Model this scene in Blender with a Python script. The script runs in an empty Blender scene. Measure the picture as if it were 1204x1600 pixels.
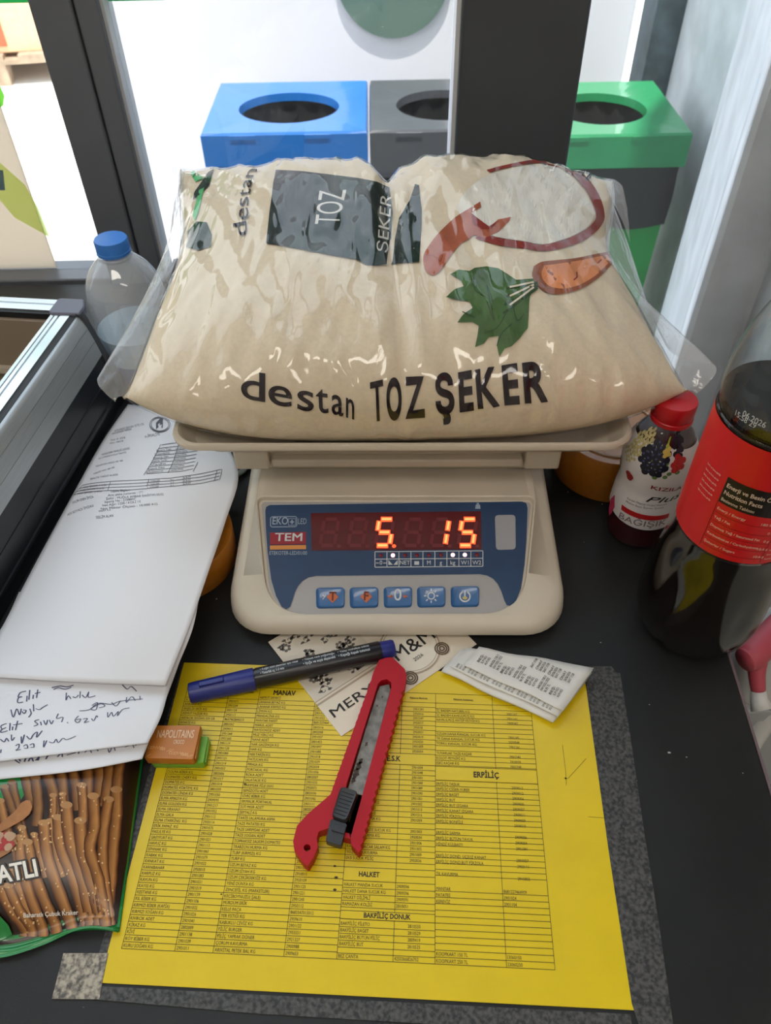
import bpy, bmesh, math, random
import numpy as np
from mathutils import Vector, Matrix
from mathutils.bvhtree import BVHTree
random.seed(7)
D = bpy.data
SC = bpy.context.scene
COL = SC.collection
PI = math.pi

# ------------------------------------------------------------------ camera, world, lights, exposure
CAM_F, CAM_PITCH, CAM_ROLL, CAM_H = 1207.05, 0.808585, -0.018568, 0.495511
cp, sp, cr, sr = math.cos(CAM_PITCH), math.sin(CAM_PITCH), math.cos(CAM_ROLL), math.sin(CAM_ROLL)
cF = Vector((0, cp, -sp)); _R = Vector((1, 0, 0)); _U = Vector((0, sp, cp))
cR = cr * _R + sr * _U; cU = -sr * _R + cr * _U
cC = Vector((0, 0, CAM_H))
cam = D.cameras.new('camera'); cam_o = D.objects.new('camera', cam); COL.objects.link(cam_o)
m3 = Matrix((cR, cU, -cF)).transposed()
cam_o.matrix_world = Matrix.Translation(cC) @ m3.to_4x4()
cam.sensor_width = 36; cam.lens = CAM_F / 1600 * 36
cam.clip_start = 0.01; cam.clip_end = 60
cam.dof.use_dof = True; cam.dof.focus_distance = 0.53; cam.dof.aperture_fstop = 15
SC.camera = cam_o

W = D.worlds.new('sky'); SC.world = W; W.use_nodes = True
wn = W.node_tree.nodes; wl = W.node_tree.links
bg = wn['Background']
tc = wn.new('ShaderNodeTexCoord'); sx = wn.new('ShaderNodeSeparateXYZ'); rp = wn.new('ShaderNodeValToRGB')
wl.new(tc.outputs['Generated'], sx.inputs[0]); wl.new(sx.outputs['Z'], rp.inputs[0])
rp.color_ramp.elements[0].position = 0.0; rp.color_ramp.elements[0].color = (1, 1, 1, 1)
rp.color_ramp.elements[1].position = 0.8; rp.color_ramp.elements[1].color = (0.72, 0.86, 1, 1)
wl.new(rp.outputs[0], bg.inputs[0]); bg.inputs[1].default_value = 3.0

sun = D.lights.new('sun', 'SUN'); sun.energy = 6.5; sun.angle = 0.02; sun.color = (1, .95, .86)
sun_o = D.objects.new('sun', sun); COL.objects.link(sun_o)
sun_o.rotation_euler = (math.radians(10.5), 0, 0)      # stands behind the shop, which shades the strip outside the window

def area(name, loc, rot, sx_, sy_, e, col):
    l = D.lights.new(name, 'AREA'); l.shape = 'RECTANGLE'; l.size = sx_; l.size_y = sy_; l.energy = e; l.color = col
    o = D.objects.new(name, l); COL.objects.link(o); o.location = loc; o.rotation_euler = rot
    return o
area('shop_ceiling_light', (-0.5, -0.5, 1.93), (0, 0, 0), 1.2, 0.3, 10, (1, .93, .84))
area('shop_ceiling_light', (0.6, -1.4, 1.93), (0, 0, 0), 1.2, 0.3, 10, (1, .93, .84))

SC.view_settings.view_transform = 'Standard'; SC.view_settings.look = 'None'
SC.view_settings.gamma = 1; SC.view_settings.use_curve_mapping = False
SC.view_settings.exposure = 0.0

# ------------------------------------------------------------------ helpers
def ray(px, py):
    return (cF * CAM_F + cR * (px - 602) - cU * (py - 800)).normalized()
def at(px, py, z=0.0):            # point of the horizontal plane z that the photograph shows at px, py
    d = ray(px, py); t = (z - cC.z) / d.z
    return cC + d * t
def aty(px, py, Y):
    d = ray(px, py); return cC + d * (Y / d.y)

def srgb(r, g, b):
    f = lambda c: (c / 255 / 12.92) if c / 255 <= .04045 else ((c / 255 + .055) / 1.055) ** 2.4
    return (f(r), f(g), f(b), 1)
MATS = {}
def mat(name, col, rough=.5, metal=0, noise=0, nscale=40, bump=0, bscale=200, spec=.5, coat=0, emit=None, estr=1, col2=None, detail=3, stretch=None):
    if name in MATS: return MATS[name]
    m = D.materials.new(name); m.use_nodes = True
    nt = m.node_tree; n = nt.nodes; l = nt.links; b = n['Principled BSDF']
    b.inputs['Base Color'].default_value = col
    b.inputs['Roughness'].default_value = rough; b.inputs['Metallic'].default_value = metal
    b.inputs['Specular IOR Level'].default_value = spec; b.inputs['Coat Weight'].default_value = coat
    t = n.new('ShaderNodeTexCoord'); src = t.outputs['Object']
    if stretch:
        mp = n.new('ShaderNodeMapping'); mp.inputs['Scale'].default_value = stretch; l.new(src, mp.inputs[0]); src = mp.outputs[0]
    if noise or col2:
        nz = n.new('ShaderNodeTexNoise'); nz.inputs['Scale'].default_value = nscale; nz.inputs['Detail'].default_value = detail
        l.new(src, nz.inputs['Vector'])
        mx = n.new('ShaderNodeValToRGB'); l.new(nz.outputs[0], mx.inputs[0])
        c2 = col2 or tuple(c * (1 + noise) for c in col[:3]) + (1,)
        c1 = col if col2 else tuple(c * (1 - noise) for c in col[:3]) + (1,)
        mx.color_ramp.elements[0].position = .36; mx.color_ramp.elements[0].color = c1
        mx.color_ramp.elements[1].position = .64; mx.color_ramp.elements[1].color = c2
        l.new(mx.outputs[0], b.inputs['Base Color'])
    if bump:
        nb = n.new('ShaderNodeTexNoise'); nb.inputs['Scale'].default_value = bscale; l.new(src, nb.inputs['Vector'])
        bp = n.new('ShaderNodeBump'); bp.inputs['Strength'].default_value = bump; bp.inputs['Distance'].default_value = .001
        l.new(nb.outputs[0], bp.inputs['Height']); l.new(bp.outputs[0], b.inputs['Normal'])
    if emit:
        b.inputs['Emission Color'].default_value = emit; b.inputs['Emission Strength'].default_value = estr
    MATS[name] = m; return m
def clear(name, tint=(1, 1, 1, 1), ior=1.45, rough=.05, bump=0, bscale=60, haze=0, stretch=None, f0m=2.0, power=4.5, ridged=False, hcol=(.9, .9, .9, 1)):
    if name in MATS: return MATS[name]
    m = D.materials.new(name); m.use_nodes = True
    nt = m.node_tree; n = nt.nodes; l = nt.links
    n.remove(n['Principled BSDF']); out = n['Material Output']
    tr = n.new('ShaderNodeBsdfTransparent'); tr.inputs[0].default_value = tint
    gl = n.new('ShaderNodeBsdfGlossy'); gl.inputs['Roughness'].default_value = rough
    fr = n.new('ShaderNodeLayerWeight'); fr.inputs[0].default_value = .5      # facing term, the same from both sides of a thin film
    pw = n.new('ShaderNodeMath'); pw.operation = 'POWER'; pw.inputs[1].default_value = power; l.new(fr.outputs['Facing'], pw.inputs[0])
    ma = n.new('ShaderNodeMath'); ma.operation = 'MULTIPLY_ADD'; f0 = ((ior - 1) / (ior + 1)) ** 2 * f0m; ma.inputs[1].default_value = .85; ma.inputs[2].default_value = f0
    l.new(pw.outputs[0], ma.inputs[0])
    mx = n.new('ShaderNodeMixShader'); l.new(ma.outputs[0], mx.inputs[0]); l.new(tr.outputs[0], mx.inputs[1]); l.new(gl.outputs[0], mx.inputs[2])
    if bump:
        t = n.new('ShaderNodeTexCoord'); nb = n.new('ShaderNodeTexNoise'); nb.inputs['Scale'].default_value = bscale
        src = t.outputs['Object']
        if stretch:
            mp = n.new('ShaderNodeMapping'); mp.inputs['Scale'].default_value = stretch; l.new(src, mp.inputs[0]); src = mp.outputs[0]
        l.new(src, nb.inputs['Vector']); bp = n.new('ShaderNodeBump'); bp.inputs['Strength'].default_value = bump; bp.inputs['Distance'].default_value = .002
        if ridged: nb.noise_type = 'RIDGED_MULTIFRACTAL'; nb.inputs['Detail'].default_value = 2.5; nb.inputs['Distortion'].default_value = .6; bp.inputs['Distance'].default_value = .004
        l.new(nb.outputs[0], bp.inputs['Height']); l.new(bp.outputs[0], gl.inputs['Normal']); l.new(bp.outputs[0], fr.inputs['Normal'])
    last = mx
    if haze:
        df = n.new('ShaderNodeBsdfDiffuse'); df.inputs[0].default_value = hcol
        m2 = n.new('ShaderNodeMixShader'); m2.inputs[0].default_value = haze
        l.new(mx.outputs[0], m2.inputs[1]); l.new(df.outputs[0], m2.inputs[2]); last = m2
    l.new(last.outputs[0], out.inputs[0])
    MATS[name] = m; return m
def vcol_mat(name, rough=.4):
    if name in MATS: return MATS[name]
    m = D.materials.new(name); m.use_nodes = True; n = m.node_tree.nodes
    a = n.new('ShaderNodeAttribute'); a.attribute_name = 'print'
    m.node_tree.links.new(a.outputs['Color'], n['Principled BSDF'].inputs['Base Color'])
    n['Principled BSDF'].inputs['Roughness'].default_value = rough
    MATS[name] = m; return m

def translucent(name, col):
    m = D.materials.new(name); m.use_nodes = True; n = m.node_tree.nodes; l = m.node_tree.links
    t = n.new('ShaderNodeBsdfTranslucent'); t.inputs[0].default_value = col; mx = n.new('ShaderNodeMixShader'); mx.inputs[0].default_value = .86
    n['Principled BSDF'].inputs['Base Color'].default_value = col; l.new(n['Principled BSDF'].outputs[0], mx.inputs[1]); l.new(t.outputs[0], mx.inputs[2])
    l.new(mx.outputs[0], n['Material Output'].inputs[0]); MATS[name] = m; return m
class MB:
    """collects shapes; build() links them as ONE mesh object"""
    def __init__(s): s.v = []; s.f = []; s.c = []
    def add(s, vs, fs, col=None):
        k = len(s.v); s.v += [tuple(p) for p in vs]; s.f += [tuple(i + k for i in f) for f in fs]
        if col is not None:
            s.c += [col] * len(vs) if not isinstance(col, list) else col
        return s
    def box(s, x0, x1, y0, y1, z0, z1):
        return s.add([(x, y, z) for x in (x0, x1) for y in (y0, y1) for z in (z0, z1)],
                     [(0, 1, 3, 2), (4, 6, 7, 5), (0, 4, 5, 1), (2, 3, 7, 6), (0, 2, 6, 4), (1, 5, 7, 3)])
    def grid(s, P, closed_u=False, closed_v=False, cols=None):
        nu, nv = len(P), len(P[0]); fs = []
        for i in range(nu if closed_u else nu - 1):
            for j in range(nv if closed_v else nv - 1):
                a, b = (i + 1) % nu, (j + 1) % nv
                fs.append((i * nv + j, a * nv + j, a * nv + b, i * nv + b))
        return s.add([p for r in P for p in r], fs, cols)
    def loft(s, rings, cap0=True, cap1=True):
        n = len(rings[0]); k = len(s.v); s.grid(rings, closed_v=True)
        if cap0: s.f.append(tuple(k + i for i in range(n)))
        if cap1: s.f.append(tuple(k + (len(rings) - 1) * n + n - 1 - i for i in range(n)))
        return s
    def lathe(s, prof, cx=0, cy=0, seg=56, mod=None):
        rings = []
        for r, z in prof:
            rings.append([(cx + (r * (mod(2 * PI * k / seg, z) if mod else 1)) * math.cos(2 * PI * k / seg),
                           cy + (r * (mod(2 * PI * k / seg, z) if mod else 1)) * math.sin(2 * PI * k / seg), z) for k in range(seg)])
        return s.loft(rings[::-1], prof[-1][0] > 1e-6, prof[0][0] > 1e-6)
    def prism(s, poly, fn0, fn1):
        n = len(poly)
        return s.loft([[fn0(*p) for p in poly], [fn1(*p) for p in poly]])
    def tube(s, pts, r, seg=8, cap=True):
        pts = [Vector(p) for p in pts]; rings = []
        for i, p in enumerate(pts):
            d = (pts[min(i + 1, len(pts) - 1)] - pts[max(i - 1, 0)]).normalized()
            a = d.orthogonal().normalized() if i == 0 else (a - d * a.dot(d)).normalized()
            b = d.cross(a); rr = r[i] if isinstance(r, (list, tuple)) else r
            rings.append([p + (a * math.cos(2 * PI * k / seg) + b * math.sin(2 * PI * k / seg)) * rr for k in range(seg)])
        return s.loft(rings, cap, cap)
    def flat(s, polys, fn, refine=0, col=None):
        """filled outline(s) (holes allowed as further loops) laid on the surface fn(x, y)"""
        vs, fs = fill(polys)
        if refine: vs, fs = split(vs, fs, refine)
        return s.add([fn(x, y) for x, y in vs], fs, col)
    def build(s, name, m, parent=None, smooth=False, bevel=0, bseg=2, angle=35, solid=0):
        me = D.meshes.new(name); me.from_pydata(s.v, [], s.f); me.validate()
        bm = bmesh.new(); bm.from_mesh(me); bmesh.ops.recalc_face_normals(bm, faces=bm.faces); bm.to_mesh(me); bm.free()
        if s.c and len(s.c) == len(s.v):
            at_ = me.color_attributes.new('print', 'FLOAT_COLOR', 'POINT')
            at_.data.foreach_set('color', [x for c in s.c for x in (tuple(c[:3]) + (1,))])
        me.materials.append(m)
        o = D.objects.new(name, me); COL.objects.link(o)
        if parent: o.parent = parent
        if solid:
            md = o.modifiers.new('solid', 'SOLIDIFY'); md.thickness = solid; md.offset = 0
        if bevel:
            md = o.modifiers.new('bevel', 'BEVEL'); md.width = bevel; md.segments = bseg; md.limit_method = 'ANGLE'; md.angle_limit = math.radians(angle)
        if smooth or bevel:
            me.polygons.foreach_set('use_smooth', [True] * len(me.polygons))
            if smooth != 'all': me.set_sharp_from_angle(angle=math.radians(38))
        return o

def fill(loops):
    bm = bmesh.new(); es = []
    for lp in loops:
        vs = [bm.verts.new((x, y, 0)) for x, y in lp]
        es += [bm.edges.new((vs[i], vs[(i + 1) % len(vs)])) for i in range(len(vs))]
    bmesh.ops.triangle_fill(bm, use_beauty=True, use_dissolve=False, edges=es, normal=(0, 0, 1))
    bm.verts.index_update()
    vs = [(v.co.x, v.co.y) for v in bm.verts]; fs = [tuple(v.index for v in f.verts) for f in bm.faces]
    bm.free(); return vs, fs
def split(vs, fs, L):
    bm = bmesh.new(); bv = [bm.verts.new((x, y, 0)) for x, y in vs]
    for f in fs:
        try: bm.faces.new([bv[i] for i in f])
        except ValueError: pass
    bmesh.ops.triangulate(bm, faces=bm.faces)
    for _ in range(6):
        es = [e for e in bm.edges if e.calc_length() > L]
        if not es: break
        bmesh.ops.subdivide_edges(bm, edges=es, cuts=1); bmesh.ops.triangulate(bm, faces=bm.faces)
    bm.verts.index_update()
    o = [(v.co.x, v.co.y) for v in bm.verts], [tuple(v.index for v in f.verts) for f in bm.faces]
    bm.free(); return o
_TC = {}
TXT_RES = [6]      # glyph curve steps, lower for the many small words of the list
def text_geo(s, bold=0.0):
    """flat glyph mesh, capital height 1, starting at x = 0 on the baseline"""
    k = (s, bold)
    if k in _TC: return _TC[k]
    if bold:                       # heavier strokes: the outline is moved outwards
        vs, fs, w = text_geo(s, 0); cnt = {}; nrm = {}
        for f in fs:
            ar = sum(vs[f[i]][0] * vs[f[(i + 1) % len(f)]][1] - vs[f[(i + 1) % len(f)]][0] * vs[f[i]][1] for i in range(len(f)))
            g = f if ar > 0 else f[::-1]
            for i in range(len(g)): cnt[(g[i], g[(i + 1) % len(g)])] = 1
        for a, b in cnt:
            if (b, a) in cnt: continue
            dx, dy = vs[b][0] - vs[a][0], vs[b][1] - vs[a][1]; L = math.hypot(dx, dy)
            if L < 1e-7: continue
            for q in (a, b): nrm.setdefault(q, []).append((dy / L, -dx / L))
        V = list(vs)
        for q, ns in nrm.items():
            nx, ny = sum(n[0] for n in ns), sum(n[1] for n in ns); L = math.hypot(nx, ny)
            if L < .05: continue
            m = min(len(ns) / L, 1.5) * bold; V[q] = (vs[q][0] + nx / L * m, vs[q][1] + ny / L * m)
        x0 = min(v[0] for v in V); V = [(x - x0, y) for x, y in V]
        _TC[k] = (V, fs, max(v[0] for v in V)); return _TC[k]
    cu = D.curves.new('t', 'FONT'); cu.body = s; cu.resolution_u = TXT_RES[0]; cu.fill_mode = 'FRONT'
    o = D.objects.new('t', cu); COL.objects.link(o)
    me = o.to_mesh()
    vs = [(v.co.x / .727, v.co.y / .727) for v in me.vertices]; fs = [tuple(p.vertices) for p in me.polygons]
    o.to_mesh_clear(); D.objects.remove(o); D.curves.remove(cu)
    if vs:
        x0 = min(v[0] for v in vs); vs = [(x - x0, y) for x, y in vs]
    w = max([v[0] for v in vs] or [0])
    _TC[k] = (vs, fs, w); return _TC[k]
def put_text(mb, s, fn, x, y, h, w=None, align='l', bold=0.0, rot=0, sx_=1.0, shear=0, refine=0, col=None):
    vs, fs, tw = text_geo(s, bold)
    if not vs: return
    k = h * sx_ if w is None else w / tw
    off = {'l': 0, 'c': -tw * k / 2, 'r': -tw * k}[align]
    c, sn = math.cos(rot), math.sin(rot)
    vs2 = [(a * k + off + shear * b * h, b * h) for a, b in vs]
    if refine: vs2, fs = split(vs2, fs, refine)
    mb.add([fn(x + c * a - sn * b, y + sn * a + c * b) for a, b in vs2], fs, col)
def rect(x0, x1, y0, y1): return [(x0, y0), (x1, y0), (x1, y1), (x0, y1)]
def rrect(x0, x1, y0, y1, r, n=5):
    o = []
    for cx, cy, a in ((x1 - r, y1 - r, 0), (x0 + r, y1 - r, 90), (x0 + r, y0 + r, 180), (x1 - r, y0 + r, 270)):
        for k in range(n + 1):
            t = math.radians(a + 90 * k / n); o.append((cx + r * math.cos(t), cy + r * math.sin(t)))
    return o
def circ(cx, cy, r, n=20, ry=None): return [(cx + r * math.cos(2 * PI * k / n), cy + (ry or r) * math.sin(2 * PI * k / n)) for k in range(n)]
def stroke(mb, pts, w, fn, closed=False, col=None, dens=1):
    """a drawn line of width w, as quads laid on fn"""
    if dens > 1: pts = [Vector(a).lerp(Vector(b), k / dens) for a, b in zip(pts, pts[1:]) for k in range(dens)] + [Vector(pts[-1])]
    P = [Vector(p) for p in pts]; n = len(P); L = []; R_ = []
    for i in range(n):
        a = P[(i - 1) % n] if closed or i > 0 else P[i]; b = P[(i + 1) % n] if closed or i < n - 1 else P[i]
        d = (b - a); d = d.normalized() if d.length > 0 else Vector((1, 0)); q = Vector((-d.y, d.x)) * (w[i] if isinstance(w, list) else w) / 2
        L.append(fn(*(P[i] + q))); R_.append(fn(*(P[i] - q)))
    mb.grid([L, R_] if not closed else [L + L[:1], R_ + R_[:1]], cols=None if col is None else [col] * (2 * (n + (1 if closed else 0))))
def smooth_line(pts, k=6):
    P = [Vector(p) for p in pts]; o = []
    for i in range(len(P) - 1):
        a, b, c, d = P[max(i - 1, 0)], P[i], P[i + 1], P[min(i + 2, len(P) - 1)]
        for j in range(k):
            t = j / k
            o.append(.5 * ((2 * b) + (c - a) * t + (2 * a - 5 * b + 4 * c - d) * t * t + (3 * b - a - 3 * c + d) * t ** 3))
    o.append(P[-1]); return o
def thing(name, label, cat, loc=(0, 0, 0), rz=0, group=None):
    o = D.objects.new(name, None); COL.objects.link(o); o.empty_display_size = .02
    o.location = loc; o.rotation_euler = (0, 0, rz); return tag(o, label, cat, group)
def tag(o, label=None, cat=None, group=None, kind=None):
    if label: o['label'] = label
    if cat: o['category'] = cat
    if group: o['group'] = group
    if kind: o['kind'] = kind
    return o
def struct(o): o['kind'] = 'structure'; return o
def lab(o, label): o['label'] = label; return o

# ------------------------------------------------------------------ materials
M_black = mat('counter_laminate', srgb(32, 33, 34), .5, spec=.35, noise=.25, nscale=9, bump=.15, bscale=900)
M_beige = mat('scale_plastic', srgb(205, 195, 178), .42, noise=.03, nscale=25)
M_white_paint = mat('white_paint', srgb(240, 240, 240), .7)
M_dark = mat('window_frame_paint', srgb(104, 107, 114), .45, noise=.06, nscale=6)
M_ink = mat('print_ink', srgb(28, 26, 24), .6)
M_red = mat('print_red', srgb(190, 28, 34), .45)

# ------------------------------------------------------------------ room and outdoors
Z0 = -.85
struct(MB().box(-2.5, 2.5, -2.5, .93, Z0 - .05, Z0).build('floor', mat('floor_tile', srgb(205, 203, 198), .4, noise=.05)))
struct(MB().box(-9, 9, .93, 14, Z0 - .06, Z0 - .01).build('ground', mat('pavement', srgb(225, 220, 212), .85, noise=.06, nscale=3)))
struct(MB().box(-2.5, 2.5, -2.5, .93, 1.95, 2.0).build('ceiling', M_white_paint))
struct(MB().box(-2.5, 2.5, -2.55, -2.5, Z0, 1.95).build('wall_back', mat('shop_wall', srgb(214, 205, 190), .8)))
struct(MB().box(-2.55, -2.5, -2.5, .93, Z0, 1.95).build('wall_left', MATS['shop_wall']))
struct(MB().box(2.5, 2.55, -2.5, .93, Z0, 1.95).build('wall_far_right', MATS['shop_wall']))
struct(MB().box(.85, 2.5, .86, .93, Z0, 1.95).build('wall_front_right', MATS['shop_wall']))
# right wall: plaster pillar, window reveal and the wall that goes on outside
M_plaster = mat('plaster', srgb(196, 202, 208), .85, noise=.10, nscale=11, bump=.5, bscale=60, detail=6)
path = [(.476, .70), (.474, .865), (.470, .872), (.412, .876), (.407, .882), (.45, 1.0), (.60, 1.45), (.70, 1.60), (.735, 1.75), (.765, 2.25)]
back = [(.9, 2.25), (.9, 1.0), (.9, .70)]
struct(MB().prism(path + back, lambda x, y: (x, y, Z0), lambda x, y: (x, y, 1.95)).build('wall_right', M_plaster))
# wall under the window and the frames
YW = .90
wl_ = MB(); wl_.box(-2.5, .15, YW - .02, YW + .05, Z0, -.03).box(.15, .41, YW - .02, YW + .05, Z0, -.34)
struct(wl_.build('wall_front', mat('parapet_paint', srgb(120, 118, 114), .7)))
w1 = MB(); w1.box(-2.5, -.338, YW - .02, YW + .03, -.03, .004).box(-2.5, -.338, YW - .02, YW + .03, 1.9, 1.95)
w1o = struct(w1.build('window_1', M_dark, bevel=.002))
struct(MB().box(-.338, -.2965, YW - .02, YW + .035, -.03, 1.95).build('frame_stile', M_dark, w1o, bevel=.002))
struct(MB().box(-.295, -.2715, YW - .018, YW + .035, -.03, 1.95).build('frame_stile', M_dark, w1o, bevel=.002))
struct(MB().box(-.2715, -.268, YW - .01, YW + .02, -.03, 1.95).build('glazing_seal', mat('light_alu', srgb(200, 202, 206), .4), w1o))
M_glass = clear('window_glass', (.98, .99, .99, 1), 1.5, .0, f0m=1.0)
struct(MB().box(-2.5, -.338, YW + .004, YW + .008, .004, 1.9).build('glass_pane', M_glass, w1o))
w2 = MB(); w2.box(-.268, .0835, YW - .02, YW + .03, -.03, .004).box(.21, .41, YW - .02, YW + .03, -.34, -.30).box(-.268, .41, YW - .02, YW + .03, 1.9, 1.95)
w2o = struct(w2.build('window_2', M_dark, bevel=.002))
struct(MB().box(-.268, .079, YW + .004, YW + .008, .004, 1.9).build('glass_pane', M_glass, w2o))
struct(MB().box(.21, .41, YW + .004, YW + .008, -.30, 1.9).build('glass_pane', M_glass, w2o))
po = struct(MB().box(.0835, .210, YW - .025, YW + .045, -.34, 1.95).build('pillar', mat('anthracite_paint', srgb(66, 70, 76), .5, noise=.08, nscale=8), bevel=.003))
struct(MB().box(.079, .0835, YW - .02, YW + .02, -.03, 1.95).build('glazing_seal', MATS['light_alu'], po))
# things stuck to the glass
d = MB(); d.box(-1.1, -.412, YW + .0085, YW + .0100, .005, .238)
pst = d.build('window_poster', translucent('poster_cream', srgb(232, 222, 208)))
tag(pst, 'cream window poster with a pale green swoosh stuck on the left pane', 'poster')
PF = lambda x, z: (x, YW + .0083, z)
M_gr = translucent('poster_lime', srgb(214, 232, 150))
PX2 = lambda L: [(aty(px, py, YW + .0083).x, aty(px, py, YW + .0083).z) for px, py in L]
MB().flat([PX2([(-160, 190), (-60, 215), (0, 254), (39, 289), (59, 324), (78, 371), (23, 340), (0, 313), (-60, 290), (-160, 270)])], PF).build('lime_swoosh', M_gr, pst)
MB().flat([PX2([(-90, 150), (-40, 120), (0, 134), (7, 150), (5, 165), (-20, 180), (-70, 180)])], PF).build('green_leaf', translucent('poster_green', srgb(120, 205, 70)), pst)
MB().flat([PX2([(-90, 262), (5, 266), (8, 297), (-90, 300)])], lambda x, z: (x, YW + .0081, z)).build('blue_square', translucent('poster_blue', srgb(110, 130, 205)), pst)
st = MB().box(-.9, -.212, YW + .0085, YW + .0095, .2925, .33).build('window_sticker', translucent('sticker_green', srgb(70, 200, 135)))
tag(st, 'narrow green sticker band across the top of the left window panes', 'sticker')
# white panel with a round sign behind the bins, dark outer frame
wp = MB().box(-.85, .69, 2.38, 2.42, Z0, 1.3).build('trim_1', mat('white_panel', srgb(244, 243, 250), .6)); struct(wp)
sg = MB().lathe([(.0, .0), (.148, 0), (.150, .003), (.150, .010), (0, .012)], seg=48)
sgo = sg.build('round_sign', mat('sign_sage', srgb(100, 128, 118), .6), smooth=True)
sgo.rotation_euler = (PI / 2, 0, 0); sgo.location = (.045, 2.38, .018)
tag(sgo, 'round grey green sign on the white panel behind the bins', 'sign')
struct(MB().box(.69, .765, 2.2, 2.32, Z0, 1.95).build('trim_2', mat('old_frame', srgb(78, 92, 100), .6, noise=.3, nscale=18, detail=6), bevel=.004))
# building roof and upper wall, added out of view to shade the strip outside
struct(MB().box(-2.6, 2.6, .86, .95, 1.95, 3.3).build('wall_sun_block', M_white_paint))
struct(MB().box(-2.6, 2.6, -2.6, .86, 3.2, 3.3).build('roof_sun_block', M_white_paint))

# ------------------------------------------------------------------ outdoor bins
def bin_(name, x0, x1, y0, y1, zt, col, label, body_col, liner_z, drop=.07):
    t = thing(name, label, 'bin', ((x0 + x1) / 2, (y0 + y1) / 2, Z0 - .01), 0, 'cardboard recycling bins outside the window')
    mc = mat(name + '_card', col, .32, noise=.04, nscale=10, coat=.6)
    hx, hy, h = (x1 - x0) / 2, (y1 - y0) / 2, zt - Z0 + .01
    r = .72 * min(hx, hy)
    n = 40
    sq = []
    for k in range(n):
        a = 2 * PI * k / n; c, s_ = math.cos(a), math.sin(a); q = max(abs(c), abs(s_)); sq.append((hx * c / q, hy * s_ / q))
    rx, ry = hx * .64, hy * .60
    ho = [(rx * math.cos(2 * PI * k / n), ry * math.sin(2 * PI * k / n)) for k in range(n)]
    tp = MB()
    tp.loft([[(x, y, h - drop) for x, y in sq], [(x, y, h - .004) for x, y in sq], [(x * .985, y * .985, h) for x, y in sq], [(x * 1.02, y * 1.02, h - .004) for x, y in ho], [(x, y, h - .02) for x, y in ho]], False, False)
    lid = tp.build('lid', mc, t, solid=.004)
    for sx_ in (-.5, .4):
        MB().box(hx * sx_ - .028, hx * sx_ + .028, -hy - .004, -hy, h - .012, h - .003).build('lid_tab', mc, lid)
    b = MB(); k = .94
    b.loft([[(x * .86, y * .86, 0) for x, y in sq], [(x * k, y * k, h - drop + .01) for x, y in sq]], True, False)
    b.build('body', mat(name + '_body', body_col, .5, noise=.04, nscale=8), t)
    M_bagb = mat('bin_liner', srgb(52, 53, 56), .32, bump=.6, bscale=30)
    l_ = MB(); rg = []
    for j in range(7):
        z = h - drop + .005 - (liner_z) * j / 6
        rg.append([(x * (k + .02 + .012 * math.sin(k2 * 2.3 + j) * (j > 0)), y * (k + .02 + .012 * math.sin(k2 * 1.7 + j) * (j > 0)), z + (.008 * math.sin(k2 * 1.1) if j == 6 else 0)) for k2, (x, y) in enumerate(sq)])
    l_.loft(rg, False, False); l_.build('liner_skirt', M_bagb, t, smooth='all')
    l2 = MB(); rg = []
    for j in range(6):
        z = h - .02 - .05 * j
        rg.append([(x * (1.03 - .03 * j + .03 * math.sin(k2 * 1.9 + j * .4)), y * (1.03 - .03 * j + .03 * math.sin(k2 * 1.9 + j * .4)), z) for k2, (x, y) in enumerate(ho)])
    l2.loft(rg, False, True); l2.build('liner', M_bagb, t, smooth='all')
    return t
bin_('recycling_bin', -.388, -.026, 1.765, 2.09, -.15, srgb(34, 108, 186), 'blue cardboard recycling bin outside the window behind the bag', srgb(30, 100, 180), .12)
bin_('waste_bin', -.018, .322, 1.765, 2.09, -.15, srgb(78, 80, 86), 'dark grey cardboard bin half hidden behind the window post', srgb(66, 66, 70), .12, .10)
bin_('glass_bin', .342, .672, 1.72, 2.05, -.15, srgb(38, 136, 86), 'green cardboard recycling bin outside beside the plaster wall', srgb(48, 150, 78), .145)

# ------------------------------------------------------------------ carton on a pallet across the yard
t = thing('wooden_pallet', 'weathered wooden pallet under the carton across the yard', 'pallet', (-2.05, 4.9, Z0 - .01), .15)
M_wood = mat('pallet_wood', srgb(170, 150, 128), .85, noise=.2, nscale=14)
for k in range(5): MB().box(-.5 + k * .215, -.36 + k * .215, -.5, .5, .118, .14).build('plank', M_wood, t)
for y in (-.45, 0, .45): MB().box(-.5, .5, y - .05, y + .05, .098, .118).build('stringer_board', M_wood, t)
for x in (-.43, 0, .43):
    for y in (-.45, 0, .45): MB().box(x - .07, x + .07, y - .05, y + .05, 0, .098).build('block', M_wood, t)
cb = MB().box(-.45, .45, -.45, .45, 0, .62).build('carton', mat('carton_card', srgb(236, 190, 150), .8, noise=.05), bevel=.004)
cb.location = (-2.05, 4.9, Z0 + .13); cb.rotation_euler = (0, 0, .15)
tag(cb, 'large orange and tan carton standing on the wooden pallet', 'box')
MB().box(-.452, .10, -.456, -.451, .03, .59).build('red_panel', mat('carton_red', srgb(224, 100, 70), .8), cb)
MB().box(.40, .43, -.456, -.451, .0, .62).build('red_edge_stripe', MATS['carton_red'], cb)

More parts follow.
